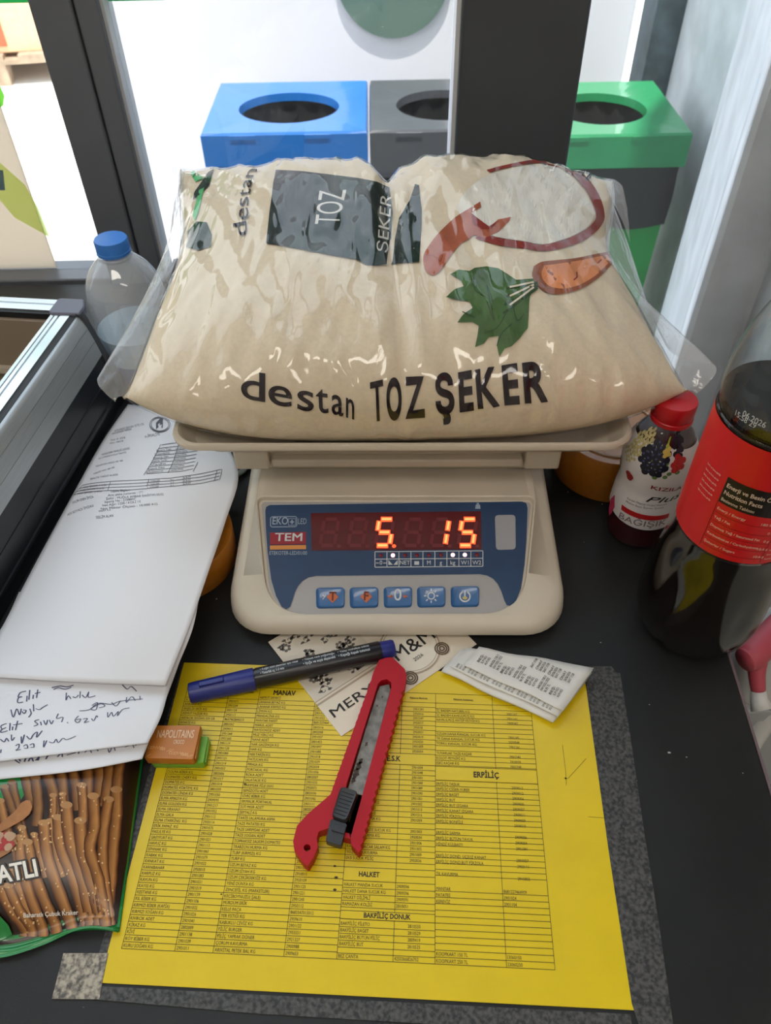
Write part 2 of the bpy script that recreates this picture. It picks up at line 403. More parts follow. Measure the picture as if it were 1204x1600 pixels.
# ------------------------------------------------------------------ counter
CA = -.0604
t = thing('checkout_counter', 'black laminate shop counter under the scale and yellow list', 'counter', (.2546, .3148, 0), CA)
def cpoly(x0, x1, y0, Y1):          # counter outline, its back edge parallel to the window wall
    f = lambda x: (Y1 - .3148 - math.sin(CA) * x) / math.cos(CA)
    return [(x0, y0), (x1, y0), (x1, f(x1)), (x0, f(x0))]
MB().prism(cpoly(-1.2, 0, -.75, .876), lambda x, y: (x, y, -.03), lambda x, y: (x, y, 0)).build('countertop', M_black, t, bevel=.0015)
MB().prism(cpoly(-1.2, -.02, -.70, .87), lambda x, y: (x, y, Z0), lambda x, y: (x, y, -.03)).build('cabinet_body', mat('counter_body', srgb(52, 52, 54), .6), t)
MB().box(.0, .002, -.75, .56, -.029, -.001).build('edge_band', mat('edge_band', srgb(120, 104, 108), .4), t)
sp_ = MB()
for k in range(46):
    x, y = random.uniform(-.62, -.01), random.uniform(-.27, .28)
    a = random.uniform(.0002, .0006)
    sp_.flat([circ(x, y, a, 6, a * random.uniform(.5, 1.2))], lambda u, v: (u, v, .0001))
for q, a in (((1045, 1176), .0012), ((1072, 1183), .0006), ((1160, 1208), .0005), ((1014, 1101), .0005), ((938, 1004), .0006)):
    p = at(*q); c_, s_ = math.cos(-CA), math.sin(-CA); dx, dy = p.x - .2546, p.y - .3148
    sp_.flat([circ(c_ * dx - s_ * dy, s_ * dx + c_ * dy, a, 7, a * .6)], lambda u, v: (u, v, .0001))
o = sp_.build('dust_specks', mat('dust', srgb(190, 190, 186), .9), t); o['kind'] = 'stuff'

# ------------------------------------------------------------------ weighing scale
SCO = Vector((.0065, .336, 0)); SCA = -.0262
scale = thing('weighing_scale', 'beige electronic shop scale with red digits and a wide pan on the counter', 'scale', SCO, SCA)
ca, sa = math.cos(SCA), math.sin(SCA)
def to_scale(p):
    d = p - SCO; return Vector((ca * d.x + sa * d.y, -sa * d.x + ca * d.y, d.z))
SL = .374
def zpan(y): return min(.0175 + SL * y, .0655)
def r1(x, y):                      # point of the sloping front panel
    px, py = 340 + x * .4651, 660 + y * .4651
    o = to_scale(cC); e = to_scale(cC + ray(px, py)) - o
    t = (.0135 + SL * o.y - o.z) / (e.z - SL * e.y)
    p = o + e * t; return (p.x, p.y)
def onp(off): return lambda x, y: (x, y, .0135 + SL * y + off)
def outline(ins, z=None, dz=0, taper=0):
    q = []
    for x, y in rrect(-.13 + ins, .13 - ins, ins, .30 - ins, .034 - ins * .5, 8):
        zt = zpan(y) + dz if z is None else z
        k = 1 - .16 * max(zt - .012, 0) / .13 * taper
        q.append((x * k, y, zt))
    return q
def ordered_rrect(c, r, n=8):     # rounded quad through four corner points, same vertex order as rrect
    (x0, y0), (x1, y1), (x2, y2), (x3, y3) = c      # top right, top left, bottom left, bottom right
    o = []
    P = [Vector(p) for p in c]
    for i in range(4):
        p, a, b = P[i], P[(i - 1) % 4], P[(i + 1) % 4]
        ri = r[i]; A = p + (a - p).normalized() * ri; B = p + (b - p).normalized() * ri
        for k in range(n + 1):
            t = k / n; o.append(tuple((1 - t) ** 2 * A + 2 * t * (1 - t) * p + t * t * B))
    return o
rec = [r1(1060, 262), r1(136, 262), r1(172, 652), r1(1020, 648)]
RO = ordered_rrect(rec, (.006, .006, .030, .030))
cx_ = sum(p[0] for p in RO) / len(RO); cy_ = sum(p[1] for p in RO) / len(RO)
big = [(cx_ + (x - cx_) * 1.018, cy_ + (y - cy_) * 1.03) for x, y in RO]
hb = MB()
hb.loft([outline(.005, .005), outline(0, .009), outline(.0, None, -.0075, 1), outline(.0012, None, -.0032, 1), outline(.004, None, -.0008, 1), outline(.009, None, 0, 1),
         [onp(.004)(x, y) for x, y in big], [onp(.0035)(x, y) for x, y in [(cx_ + (x - cx_) * 1.006, cy_ + (y - cy_) * 1.01) for x, y in RO]], [onp(.0)(x, y) for x, y in RO]])
hb.build('housing', M_beige, scale, smooth=True)
for x in (-.1, .1):
    for y in (.03, .27):
        MB().lathe([(.012, 0), (.012, .0055)], x, y, 20).build('rubber_foot', mat('rubber', srgb(25, 25, 25), .8), scale)
# control overlay
M_plate = mat('overlay_grey', srgb(168, 166, 166), .45)
M_blue = mat('overlay_blue', srgb(34, 64, 102), .38, noise=.05, nscale=60)
plate = MB().flat([ordered_rrect([r1(1052, 268), r1(146, 268), r1(180, 646), r1(1012, 642)], (.004, .004, .028, .028))], onp(.0003)).build('overlay_plate', M_plate, scale)
def q1(L): return [r1(*p) for p in L]
bl = [(160, 300), (163, 286), (175, 280), (1022, 268), (1036, 274), (1040, 290), (1036, 400), (1030, 480), (1018, 560), (1000, 605), (985, 620), (970, 616), (962, 600), (952, 570), (940, 545), (925, 528), (905, 517), (880, 512),
      (330, 518), (305, 523), (285, 535), (270, 552), (260, 572), (252, 598), (243, 622), (230, 630), (215, 622), (196, 585), (180, 530), (168, 440), (162, 360)]
MB().flat([q1(bl)], onp(.0008)).build('overlay_film', M_blue, plate)
M_win = mat('display_window', srgb(92, 18, 24), .25, noise=.05, nscale=90)
win = MB().flat([q1([(313, 308), (884, 302), (886, 430), (316, 434)])], onp(.0012)).build('display_window', M_win, scale)
M_off = mat('segment_unlit', srgb(112, 30, 36), .4)
M_on = mat('segment_lit', srgb(255, 60, 30), .4, emit=(1, .13, .035, 1), estr=1.3)
M_core = mat('segment_core', srgb(255, 170, 60), .4, emit=(1, .33, .12, 1), estr=1.5)
segs = {'5': 'afgcd', '1': 'bc', ' ': ''}
def digit(cx, ch, lit, off, core, w=24, top=330, mid=374, bot=418, sl=7):
    def P(u, v):   # u -1..1, v 0 top..1 bottom; digits lean to the right
        return (cx + u * w + sl * (1 - 2 * v), top + (bot - top) * v)
    q = {'a': ((-.8, 0), (.8, 0)), 'd': ((-.8, 1), (.8, 1)), 'g': ((-.8, .5), (.8, .5)), 'f': ((-1, .06), (-1, .44)), 'b': ((1, .06), (1, .44)), 'e': ((-1, .56), (-1, .94)), 'c': ((1, .56), (1, .94))}
    for s_, (A, B) in q.items():
        on = s_ in segs[ch]
        stroke(lit if on else off, [r1(*P(*A)), r1(*P(*B))], .0040 if on else .0028, onp(.0016))
        if on:
            A2 = [A[i] * .92 + B[i] * .08 for i in (0, 1)]; B2 = [B[i] * .92 + A[i] * .08 for i in (0, 1)]
            stroke(core, [r1(*P(*A2)), r1(*P(*B2))], .0017, onp(.0019))
for cx, ch in ((375, ' '), (470, ' '), (560, '5'), (655, ' '), (746, '1'), (838, '5')):
    lit, off, core = MB(), MB(), MB()
    digit(cx, ch, lit, off, core)
    dot = [r1(cx + 32 + 7 * math.cos(a), 420 + 6 * math.sin(a)) for a in [2 * PI * k / 10 for k in range(10)]]
    (lit if cx == 560 else off).flat([dot], onp(.0016))
    off.build('unlit_digit', M_off, win)
    if lit.v: lit.build('lit_digit', M_on, win); core.build('digit_glow', M_core, win)
# indicator strip
M_wht = mat('print_white', srgb(205, 210, 215), .5); M_pale = mat('print_pale', srgb(160, 176, 196), .5)
strip = MB()
cells = [528 + 40.2 * k for k in range(10)]
for a, b in (((528, 438), (889, 435)), ((528, 490), (889, 487)), ((528, 463), (889, 460))):
    stroke(strip, [r1(*a), r1(*b)], .0006, onp(.0013))
for x in cells: stroke(strip, [r1(x, 438 - (x - 528) * .008), r1(x, 490 - (x - 528) * .008)], .0006, onp(.0013))
for k, s_ in enumerate(['0', None, 'NET', None, 'M', 'g', 'kg', 'W1', 'W2']):
    x = cells[k] + 20
    if s_: put_text(strip, s_, onp(.0013), *r1(x, 481), .0032, align='c', bold=.01)
stroke(strip, [r1(531, 476), r1(541, 476)], .0006, onp(.0013)); stroke(strip, [r1(556, 476), r1(567, 476)], .0006, onp(.0013))
strip.flat([q1([(573, 466), (573, 482), (588, 482)])], onp(.0013)); strip.flat([q1([(604, 466), (604, 482), (590, 482)])], onp(.0013))
strip.flat([q1([(660, 470), (676, 470), (676, 482), (660, 482)])], onp(.0013))
strip.build('indicator_legend', M_wht, scale)
M_led = mat('led_off', srgb(120, 28, 38), .3); M_ledon = mat('led_on', srgb(255, 190, 180), .3, emit=(1, .45, .38, 1), estr=3)
for k in range(9):
    x, y = r1(cells[k] + 20, 450 - k * .3); on = k in (1, 6, 7)
    o = MB().lathe([(.0016, 0), (.0016, .0004), (.0009, .0010), (0, .0011)], 0, 0, 14).build('indicator_light', M_ledon if on else M_led, scale, smooth=True)
    o.location = onp(.0010)(x, y); o.rotation_euler = (math.atan(SL), 0, 0)
    if on: lab(o, 'lit indicator light')
# marks on the film
mk = MB()
mk_c = q1([(178, 325), (182, 321), (262, 320), (266, 324), (266, 350), (262, 354), (182, 355), (178, 351)])
stroke(mk, mk_c, .0006, onp(.0013), True)
put_text(mk, 'EKO', onp(.0013), *r1(184, 346), .0060, w=r1(236, 348)[0] - r1(184, 348)[0], bold=.015)
stroke(mk, q1([(238, 327), (262, 327), (262, 349), (238, 349)]), .0005, onp(.0013), True)
stroke(mk, q1([(243, 338), (257, 338)]), .0010, onp(.0013)); stroke(mk, q1([(250, 331), (250, 345)]), .0010, onp(.0013))
put_text(mk, 'LED', onp(.0013), *r1(270, 345), .0048, w=r1(298, 346)[0] - r1(270, 346)[0])
mk.build('panel_lettering', M_pale, scale); mk = MB(); put_text(mk, 'ETEKOTER-LED/01/00', onp(.0013), *r1(174, 448), .0030, w=r1(300, 449)[0] - r1(174, 449)[0], bold=.01)
mk.build('model_lettering', M_pale, scale); mk = MB(); mk.flat([q1([(866, 280), (880, 280), (882, 294), (864, 294)])], onp(.0013)); mk.flat([q1([(869, 274), (877, 274), (876, 281), (870, 281)])], onp(.0013))
mk.build('lock_symbol', M_pale, scale)
bd = MB().flat([q1([(176, 374), (297, 371), (297, 412), (176, 414)])], onp(.0012)).build('badge', mat('badge_red', srgb(150, 32, 48), .4), scale)
MB().flat([q1([(176, 417), (297, 415), (297, 429), (176, 431)])], onp(.0012)).build('badge_stripe', mat('badge_orange', srgb(214, 140, 66), .4), bd)
tm = MB(); put_text(tm, 'TEM', onp(.0015), *r1(192, 402), .0064, w=r1(284, 404)[0] - r1(192, 404)[0], bold=.02); tm.build('badge_lettering', M_wht, bd)
cp_ = MB().flat([ordered_rrect([r1(999, 314), r1(930, 315), r1(934, 432), r1(1000, 430)], (.003,) * 4, 4)], onp(.0012)).build('capacity_label', mat('label_grey', srgb(160, 162, 168), .5), scale)
ct = MB()
for k, s_ in enumerate(['W1', 'Max 15kg', 'Min 100g', 'e    5g', 'W2', 'Max 30kg', 'Min 200g', 'e   10g']):
    put_text(ct, s_, onp(.0015), *r1(938, 332 + k * 13), .0036, sx_=.0030)
ct.build('capacity_print', mat('print_faint', srgb(205, 206, 210), .5), cp_)
# keys
M_key = mat('key_blue', srgb(48, 100, 156), .3, coat=.3)
M_or = mat('key_orange', srgb(200, 104, 58), .4)
for i, (x0, x1) in enumerate(((329, 427), (442, 540), (556, 653), (668, 765), (781, 878))):
    dy = -4 * i / 4
    c4 = [r1(x1, 558 + dy), r1(x0, 560 + dy), r1(x0 + 2, 627 + dy), r1(x1 - 1, 625 + dy)]
    ol = ordered_rrect(c4, (.003,) * 4, 4); mx_ = sum(p[0] for p in ol) / len(ol); my_ = sum(p[1] for p in ol) / len(ol)
    sc_ = lambda k: [(mx_ + (x - mx_) * k, my_ + (y - my_) * k) for x, y in ol]
    kb = MB().loft([[onp(.0005)(*p) for p in ol], [onp(.0016)(*p) for p in sc_(.99)], [onp(.0022)(*p) for p in sc_(.95)], [onp(.0016)(*p) for p in sc_(.88)]], False, True)
    key = kb.build('key', M_key, scale, smooth=True)
    cx = (x0 + x1) / 2; ic = MB(); oc = MB(); F = onp(.0020); F2 = onp(.0023)
    if i < 2:
        oc.flat([q1([(cx + 8, 572 + dy), (cx + 28, 592 + dy), (cx + 8, 612 + dy), (cx - 12, 592 + dy)])], F)
        kt = MB(); put_text(kt, 'TF'[i], F2, *r1(cx + 8, 604 + dy), .0066, align='c', bold=.03); kt.build('key_letter', mat('key_letter_brown', srgb(96, 34, 22), .5), key)
        if i == 0: stroke(ic, q1([(cx - 25, 600), (cx - 14, 585)]), .0006, F); stroke(ic, q1([(cx - 25, 585), (cx - 16, 592)]), .0006, F)
    elif i == 2:
        put_text(ic, '0', F, *r1(cx, 605 + dy), .0090, align='c', bold=.01)
        for sgn in (-1, 1):
            stroke(oc, q1([(cx + sgn * 34, 592 + dy), (cx + sgn * 20, 592 + dy)]), .0009, F); oc.flat([q1([(cx + sgn * 16, 592 + dy), (cx + sgn * 24, 585 + dy), (cx + sgn * 24, 599 + dy)])], F)
    elif i == 3:
        stroke(ic, [r1(cx + 11 * math.cos(a), 588 + 11 * math.sin(a)) for a in [2 * PI * k / 16 for k in range(16)]], .0009, F, True)
        for k in range(8):
            a = 2 * PI * k / 8; stroke(ic, [r1(cx + 16 * math.cos(a), 588 + 16 * math.sin(a)), r1(cx + 24 * math.cos(a), 588 + 24 * math.sin(a))], .0010, F)
    else:
        stroke(ic, [r1(cx + 17 * math.cos(a), 590 + 17 * math.sin(a)) for a in [-PI / 2 + .5 + (2 * PI - 1) * k / 16 for k in range(17)]], .0011, F)
        stroke(ic, q1([(cx, 570), (cx, 590)]), .0011, F); oc.flat([[r1(cx + 9 * math.cos(a), 595 + 6 * math.sin(a)) for a in [2 * PI * k / 10 for k in range(10)]]], F)
    if ic.v: ic.build('key_symbol', M_wht, key)
    if oc.v: oc.build('key_mark', M_or if i < 3 else mat('key_yellow', srgb(190, 180, 120), .5), key)
# platform and pan
pf = MB().box(-.121, .121, .124, .292, .064, .0955)
platform = pf.build('platform', M_beige, scale, bevel=.003)
for sgn in (-1, 1):
    MB().box(*sorted((sgn * .101, sgn * .1285)), .113, .29, .0735, .0955).build('platform_bracket', M_beige, platform, bevel=.002)
MB().box(-.10, .10, .116, .13, .0735, .081).build('platform_lip', M_beige, platform, bevel=.0015)
PXC, PHX, PY0, PY1 = .0035, .1715, .089, .337
def panring(ins, z, r=.02): return [(PXC + x, y, z) for x, y in rrect(-PHX + ins, PHX - ins, PY0 + ins * .75, PY1 - ins * .75, max(r - ins * .3, .006), 6)]
pn = MB().loft([panring(.040, .0960), panring(.034, .0966), panring(.0035, .1150), panring(.0, .1156), panring(-.0004, .1190), panring(.0008, .1206), panring(.0034, .1210), panring(.0048, .1200), panring(.006, .1185), panring(.020, .1010), panring(.024, .0998)])
pn.build('weighing_pan', M_beige, scale, smooth=True)

# ------------------------------------------------------------------ sugar bag in the pan
from mathutils import noise as MN
def pan_floor(p):
    q = to_scale(p); dx = PHX - abs(q.x - PXC); dy = min(q.y - PY0, PY1 - q.y) / .75; d_ = min(dx, dy)
    if d_ < -.002: return None
    if d_ < .006: return .1225
    return .1015 + max(0, (.021 - d_) / .015) * .0185
def lerp(a, b, t): return a + (b - a) * t
def gs(x, m, w): return math.exp(-((x - m) / w) ** 2)
def bag(s, t, wr=0.0):
    """closed pillow surface: s runs from the left seal to the right seal, t around the tube (0 front, .25 top, .5 back)"""
    th = 2 * PI * t; c, sn = -math.cos(th), math.sin(th)
    cy = math.copysign(abs(c) ** .82, c); sz = math.copysign(abs(sn) ** .80, sn)
    k = (s + 1) / 2; e = abs(s) ** 5
    def side(a, b, c_):           # the bag is drawn in half way back
        q = (cy + 1) / 1.1 if cy < .1 else (cy - .1) / .9
        q = q * q * (3 - 2 * q) if cy >= .1 else q ** .8
        return lerp(a, b, q) if cy < .1 else lerp(b, c_, q)
    xl, xr = side(-.194, -.170, -.184), side(.222, .191, .212)
    kk = .5 + .5 * s * (1.0 - .0 * s * s)
    x = lerp(xl, xr, kk)
    yf = lerp(.4250, .462 if s < 0 else .449, abs(s) ** 4)
    yb = lerp(.722, .725 if s < 0 else .700, abs(s) ** 4) - .026 * gs(s, -.02, .13) + .006 * gs(s, .62, .2)
    y = (yf + yb) / 2 + (yb - yf) / 2 * cy
    zf, zb = (.140, .200) if s < 0 else (.1465, .192)
    zs = lerp(zf, zb, (cy + 1) / 2); zc = lerp(.140, .172, (cy + 1) / 2)
    w = max(1 - abs(s) ** 2.7, 0) ** .56
    zm = lerp(zc, zs, e)
    up = (.064 + .013 * max(0, cy)) * (1 - .16 * gs(s, -.02, .10) * (.35 + .65 * (cy + 1) / 2) + .05 * gs(s, .45, .3) + .03 * gs(s, -.55, .3))
    z = zm + (up if sz > 0 else .055) * w * sz
    p = Vector((x, y, z))
    if wr and sz > -.3:
        g = w ** .5
        # creases: fans from the seals, a long fold down the middle and slack ripples near the top
        a1 = MN.noise(Vector((s * 9 + cy * 3, cy * 1.6, 1.3))); a2 = MN.noise(Vector((s * 22 - cy * 5, cy * 3, 7.7)))
        a3 = 1 - abs(MN.noise(Vector((s * 7 + cy * 2.2, cy * 2 + s, 3.1)))) * 2
        p.z += wr * g * (.0030 * a1 + .0016 * a2 + .0042 * max(a3 - .55, 0) + .0006 * MN.noise(Vector((s * 30 + cy * 9, cy * 6 - s * 4, 4))))
        p.z -= wr * g * .0045 * gs(s + .03 * cy, -.015, .022) - wr * g * .0030 * gs(s + .03 * cy, .045, .03) - wr * g * .003 * gs(s + .02 * cy, -.09, .035)
        p.y -= wr * g * (.0022 * a1 + .0010 * a2 + .0030 * max(a3 - .55, 0)) * max(0, -c)
    f = pan_floor(p)
    if f is not None and p.z < f: p.z = f
    return p
NS, NT = 150, 112
def bag_mesh(off, wr, clamp=True):
    R_ = []
    for i in range(NS + 1):
        s = -math.cos(PI * i / NS); s = lerp(s, -1 + 2 * i / NS, .6)
        R_.append([bag(s, j / NT, wr) for j in range(NT)])
    return R_
Pg = bag_mesh(0, 1.0)
bagt = thing('sugar_bag', 'clear plastic bag of cream sugar with dark lettering lying in the scale pan', 'bag', (0.01, .56, .101))
inv = Vector((-.01, -.56, -.101))
def loc(p): return Vector(p) + inv
def bag_norm(i, j):
    a = Pg[min(i + 1, NS)][j] - Pg[max(i - 1, 0)][j]; b = Pg[i][(j + 1) % NT] - Pg[i][(j - 1) % NT]
    n = b.cross(a)
    if n.length < 1e-12: return Vector((0, 0, 0))
    n.normalize(); return n
cen = Vector((.01, .57, .15))
NG = [[bag_norm(i, j) for j in range(NT)] for i in range(NS + 1)]
if sum(NG[NS // 2][j].dot(Pg[NS // 2][j] - cen) for j in range(NT)) < 0: NG = [[-n for n in r] for r in NG]
M_sugar = mat('sugar', srgb(226, 210, 184), .9, noise=.03, nscale=300, bump=.25, bscale=1400)
M_film = clear('bag_film', (.985, .98, .97, 1), 1.5, .075, bump=.9, bscale=34, haze=.006, f0m=1.5, power=5, ridged=True, stretch=(1.6, .6, 1))
sf = MB().grid([[loc(Pg[i][j] - NG[i][j] * .0016) for j in range(NT)] for i in range(NS + 1)], closed_v=True)
sf.build('sugar_fill', M_sugar, bagt, smooth='all')
fm = MB().grid([[loc(Pg[i][j]) for j in range(NT)] for i in range(NS + 1)], closed_v=True)
fm.build('film', M_film, bagt, smooth='all')
bv = []; bf = []
for i in range(NS + 1):
    for j in range(NT): bv.append(Pg[i][j])
for i in range(NS):
    for j in range(NT): bf.append((i * NT + j, (i + 1) * NT + j, (i + 1) * NT + (j + 1) % NT, i * NT + (j + 1) % NT))
bag_tree = BVHTree.FromPolygons(bv, bf)
def onbag(px, py, off=-.0004):
    d_ = ray(px, py); h, n, idx, dist = bag_tree.ray_cast(cC, d_)
    if h is None:
        h, n, idx, dist = bag_tree.find_nearest(cC + d_ * .75)
    if n.dot(d_) > 0: n = -n
    return loc(h + n * off)
def onbag2(off): return lambda x, y: onbag(x, -y, off)      # y up
def quadmap(c, off):               # c: image of the unit square's corners (0,0) (1,0) (1,1) (0,1)
    (ax, ay), (bx, by), (cx, cy), (dx, dy) = c
    def f(u, v):
        return onbag(ax * (1 - u) * (1 - v) + bx * u * (1 - v) + cx * u * v + dx * (1 - u) * v, ay * (1 - u) * (1 - v) + by * u * (1 - v) + cy * u * v + dy * (1 - u) * v, off)
    return f
def bag_word(mb, s_, quad, off=-.0004, bold=0., refine=.04, arc=None):
    vs, fs, tw = text_geo(s_, bold)
    vs = [(x / tw, y) for x, y in vs]; vs, fs = split(vs, fs, .10)
    f = quadmap(quad, off)
    mb.add([f(x, y if not arc else y) for x, y in vs], fs)
M_txt = mat('bag_print_dark', srgb(28, 14, 24), .5, spec=.12)
b = MB()
# word along the front: each letter follows the sag of the film
xs = [(376, 622, 1.0), (424, 634, .98), (462, 643, 1.0), (497, 646, 1), (524, 654, 1)]
for ch, q in (('d', [(376, 622), (414, 628), (414, 581), (376, 575)]), ('e', [(419, 630), (456, 637), (456, 590), (419, 583)]), ('s', [(464, 640), (490, 643), (491, 595), (464, 592)]),
              ('t', [(494, 643), (513, 646), (512, 598), (493, 595)]), ('a', [(518, 646), (536, 651), (536, 604), (518, 598)]), ('n', [(540, 652), (553, 656), (553, 610), (540, 603)])):
    bag_word(b, ch, q, bold=.012)
for ch, q in (('T', [(581, 657), (600, 654), (598, 592), (577, 597)]), ('O', [(604, 655), (628, 653), (627, 588), (603, 591)]), ('Z', [(633, 653), (664, 650), (662, 586), (632, 588)])):
    bag_word(b, ch, q, bold=.05)
for ch, q in (('Ş', [(681, 646), (711, 643), (707, 583), (678, 588)]), ('E', [(718, 642), (740, 639), (737, 577), (715, 581)]), ('K', [(746, 637), (781, 633), (776, 570), (741, 577)]),
              ('E', [(788, 631), (812, 629), (808, 566), (783, 570)]), ('R', [(820, 628), (856, 626), (852, 561), (815, 566)])):
    bag_word(b, ch, q, bold=.05)
b.build('front_lettering', M_txt, bagt)
b = MB()
for ch, q in (('d', [(386, 366), (384, 344), (362, 349), (364, 370)]), ('e', [(388, 341), (387, 323), (364, 326), (365, 345)]), ('s', [(388, 320), (388, 306), (367, 310), (366, 324)]),
              ('t', [(390, 304), (391, 294), (370, 296), (368, 306)]), ('a', [(391, 292), (393, 278), (374, 280), (371, 294)]), ('n', [(394, 276), (402, 263), (384, 262), (376, 276)])):
    bag_word(b, ch, q, bold=.006)
b.build('side_lettering', M_txt, bagt)
# dark panel with white letters
M_pan = mat('bag_panel', srgb(20, 25, 25), .5, spec=.1, col2=srgb(30, 52, 40), nscale=26, stretch=(1, .3, 1)); M_lt = mat('bag_letters_light', srgb(212, 208, 200), .5)
pl_ = [(430, 264), (470, 266), (520, 272), (560, 277), (590, 283), (608, 292), (612, 330), (610, 372), (604, 412), (590, 414), (572, 413), (556, 404), (520, 398), (470, 388), (415, 379), (420, 330)]
pb = MB().flat([[(x, -y) for x, y in pl_]], onbag2(-.0006), 5).build('side_panel', M_pan, bagt)
lt = MB()
for ch, q in (('T', [(514, 348), (513, 337), (488, 338), (488, 348)]), ('O', [(529, 338), (528, 316), (492, 316), (494, 335)]), ('Z', [(541, 320), (531, 296), (494, 297), (494, 312)])):
    pass
bag_word(lt, 'TOZ', [(529, 351), (541, 296), (496, 297), (489, 349)], off=-.0003, bold=-.003)
lt.build('panel_lettering', M_lt, bagt); lt = MB()
bag_word(lt, 'ŞEKER', [(606, 395), (611, 306), (594, 300), (588, 391)], off=-.0003, bold=.0)
lt.build('panel_lettering', M_lt, bagt)
for ol_ in ([(640, -312), (648, -286), (654, -288), (659, -330), (657, -372), (655, -408), (628, -410), (612, -412), (616, -372), (622, -340)],
            [(324, -268), (334, -262), (326, -288), (308, -306), (300, -312), (302, -300)],
            [(289, -385), (292, -360), (306, -345), (322, -346), (330, -366), (328, -384), (310, -390)]):
    MB().flat([ol_], onbag2(-.0007), 6).build('panel_edge', M_pan, bagt)
for ol_ in ([(300, -335), (310, -296), (318, -292), (309, -330), (303, -345)], [(292, -262), (318, -249), (300, -275)]):
    MB().flat([ol_], onbag2(-.0006), 12).build('green_print', mat('bag_print_green', srgb(60, 180, 100), .4), bagt)
# bowl of sugar, scoop and sugar beet printed on the film
bw = [(674, 348), (690, 318), (716, 292), (752, 270), (800, 254), (850, 248), (892, 258), (925, 290), (942, 328), (940, 352), (918, 372), (880, 386), (850, 391), (820, 386), (780, 382), (745, 374), (712, 358)]
inn = [(690, 340), (700, 318), (724, 296), (756, 276), (802, 260), (846, 254), (884, 264), (914, 294), (930, 326), (927, 345), (908, 362), (876, 376), (848, 380), (824, 377), (784, 373), (750, 366), (716, 350)]
S2 = lambda L: [tuple(v) for v in smooth_line([(x, -y) for x, y in L] + [(L[0][0], -L[0][1])], 4)[:-1]]
bowl_ol = [(742, -371)] + [tuple(v) for v in smooth_line([(x, -y) for x, y in [(742, 371), (780, 382), (820, 387), (850, 391), (880, 386), (915, 373), (940, 352), (945, 330), (930, 292), (895, 258), (850, 247), (800, 254), (760, 264)]], 4)] + \
          [tuple(v) for v in smooth_line([(x, -y) for x, y in [(765, 268), (800, 259), (846, 253), (884, 264), (916, 296), (931, 330), (928, 346), (908, 362), (876, 375), (848, 381), (824, 377), (784, 371), (752, 363)]], 4)]
MB().flat([bowl_ol], onbag2(-.0007), 6).build('bowl_print', mat('bag_print_maroon', srgb(138, 44, 32), .5, spec=.12), bagt)
MB().flat([S2([(738, 360), (752, 362), (784, 370), (824, 376), (848, 380), (876, 374), (907, 361), (926, 345), (928, 330), (913, 297), (882, 266), (846, 255), (804, 261), (766, 271), (735, 290), (715, 318), (725, 345)])], onbag2(-.0009), 12).build('printed_sugar', mat('printed_sugar_white', srgb(224, 218, 206), .8, noise=.05, nscale=60), bagt)
sc1 = [(735, 340), (719, 333), (687, 361), (668, 385), (661, 400), (663, 418), (670, 427), (677, 429), (685, 424), (693, 415), (705, 396), (722, 378), (738, 366)]
sc2 = [(719, 333), (750, 314), (752, 322), (736, 332), (764, 354), (778, 342), (798, 338), (796, 344), (778, 362), (757, 371), (740, 366), (722, 378), (712, 350)]
M_sc = mat('bag_print_wood', srgb(172, 92, 62), .5, spec=.12, noise=.08, nscale=40)
sp2 = MB(); sp2.flat([S2(sc1)], onbag2(-.0005), 12); sp2.flat([[(x, -y) for x, y in sc2]], onbag2(-.0005), 12)
spo = sp2.build('scoop_print', M_sc, bagt)
ln = MB(); stroke(ln, [(663, -399), (676, -398), (688, -408), (692, -396)], 1.2, onbag2(-.0003), dens=7); pass
ln.flat([[(736, -333), (764, -353), (779, -343), (768, -357), (752, -358), (738, -350)]], onbag2(-.0003), 12); ln.build('scoop_shade_print', MATS['bag_print_maroon'], bagt)
lf = [(704, 427), (716, 420), (734, 422), (742, 417), (760, 415), (778, 418), (792, 426), (806, 436), (834, 434), (836, 446), (828, 462), (826, 486), (824, 512), (812, 528), (800, 540), (788, 544), (780, 557), (776, 538), (779, 524), (764, 526), (756, 536), (742, 542), (746, 522), (748, 508), (738, 502), (714, 503), (724, 490), (738, 480), (734, 470), (716, 468), (696, 463), (712, 450), (724, 446), (720, 438)]
M_leaf = mat('bag_print_leaf', srgb(70, 104, 52), .5, spec=.12, noise=.15, nscale=45)
MB().flat([[(x, -y) for x, y in lf]], onbag2(-.0007), 6).build('leaf_print', M_leaf, bagt)
lv = MB()
for A in ([(770, 470), (760, 445), (772, 500), (760, 470)], [(740, 432), (742, 452), (756, 462)], [(800, 470), (808, 500), (818, 490)], [(756, 520), (776, 512), (792, 486)], [(722, 486), (742, 496)], [(776, 540), (784, 520), (800, 505)]):
    stroke(lv, [(p.x, p.y) for p in smooth_line([(x, -y) for x, y in A], 5)], 1.6, onbag2(-.0004), dens=7)
for k in range(4):
    stroke(lv, [(792 - k * 2, -450 - k * 13), (840, -440 - k * 3)], 3.5, onbag2(-.0004), dens=7)
lv.build('leaf_vein_print', mat('bag_print_leaf_dark', srgb(46, 74, 36), .5, spec=.12), bagt)
sk = MB()
for k in range(3): stroke(sk, [(796, -448 - k * 14), (834, -440 - k * 4)], 3.0, onbag2(-.0003), dens=7)
sk.build('stem_gap_print', mat('bag_print_cream', srgb(222, 212, 190), .6), bagt)
bt = [(834, 415), (846, 408), (870, 405), (900, 402), (940, 394), (974, 390), (958, 410), (936, 432), (912, 448), (880, 458), (858, 457), (842, 446), (832, 430)]
MB().flat([S2(bt)], onbag2(-.0007), 6).build('beet_print', mat('bag_print_beet', srgb(150, 82, 48), .5, spec=.12), bagt)
bi = [(850, 414), (900, 407), (940, 399), (966, 394), (950, 411), (930, 430), (906, 444), (880, 450), (858, 446), (846, 430)]
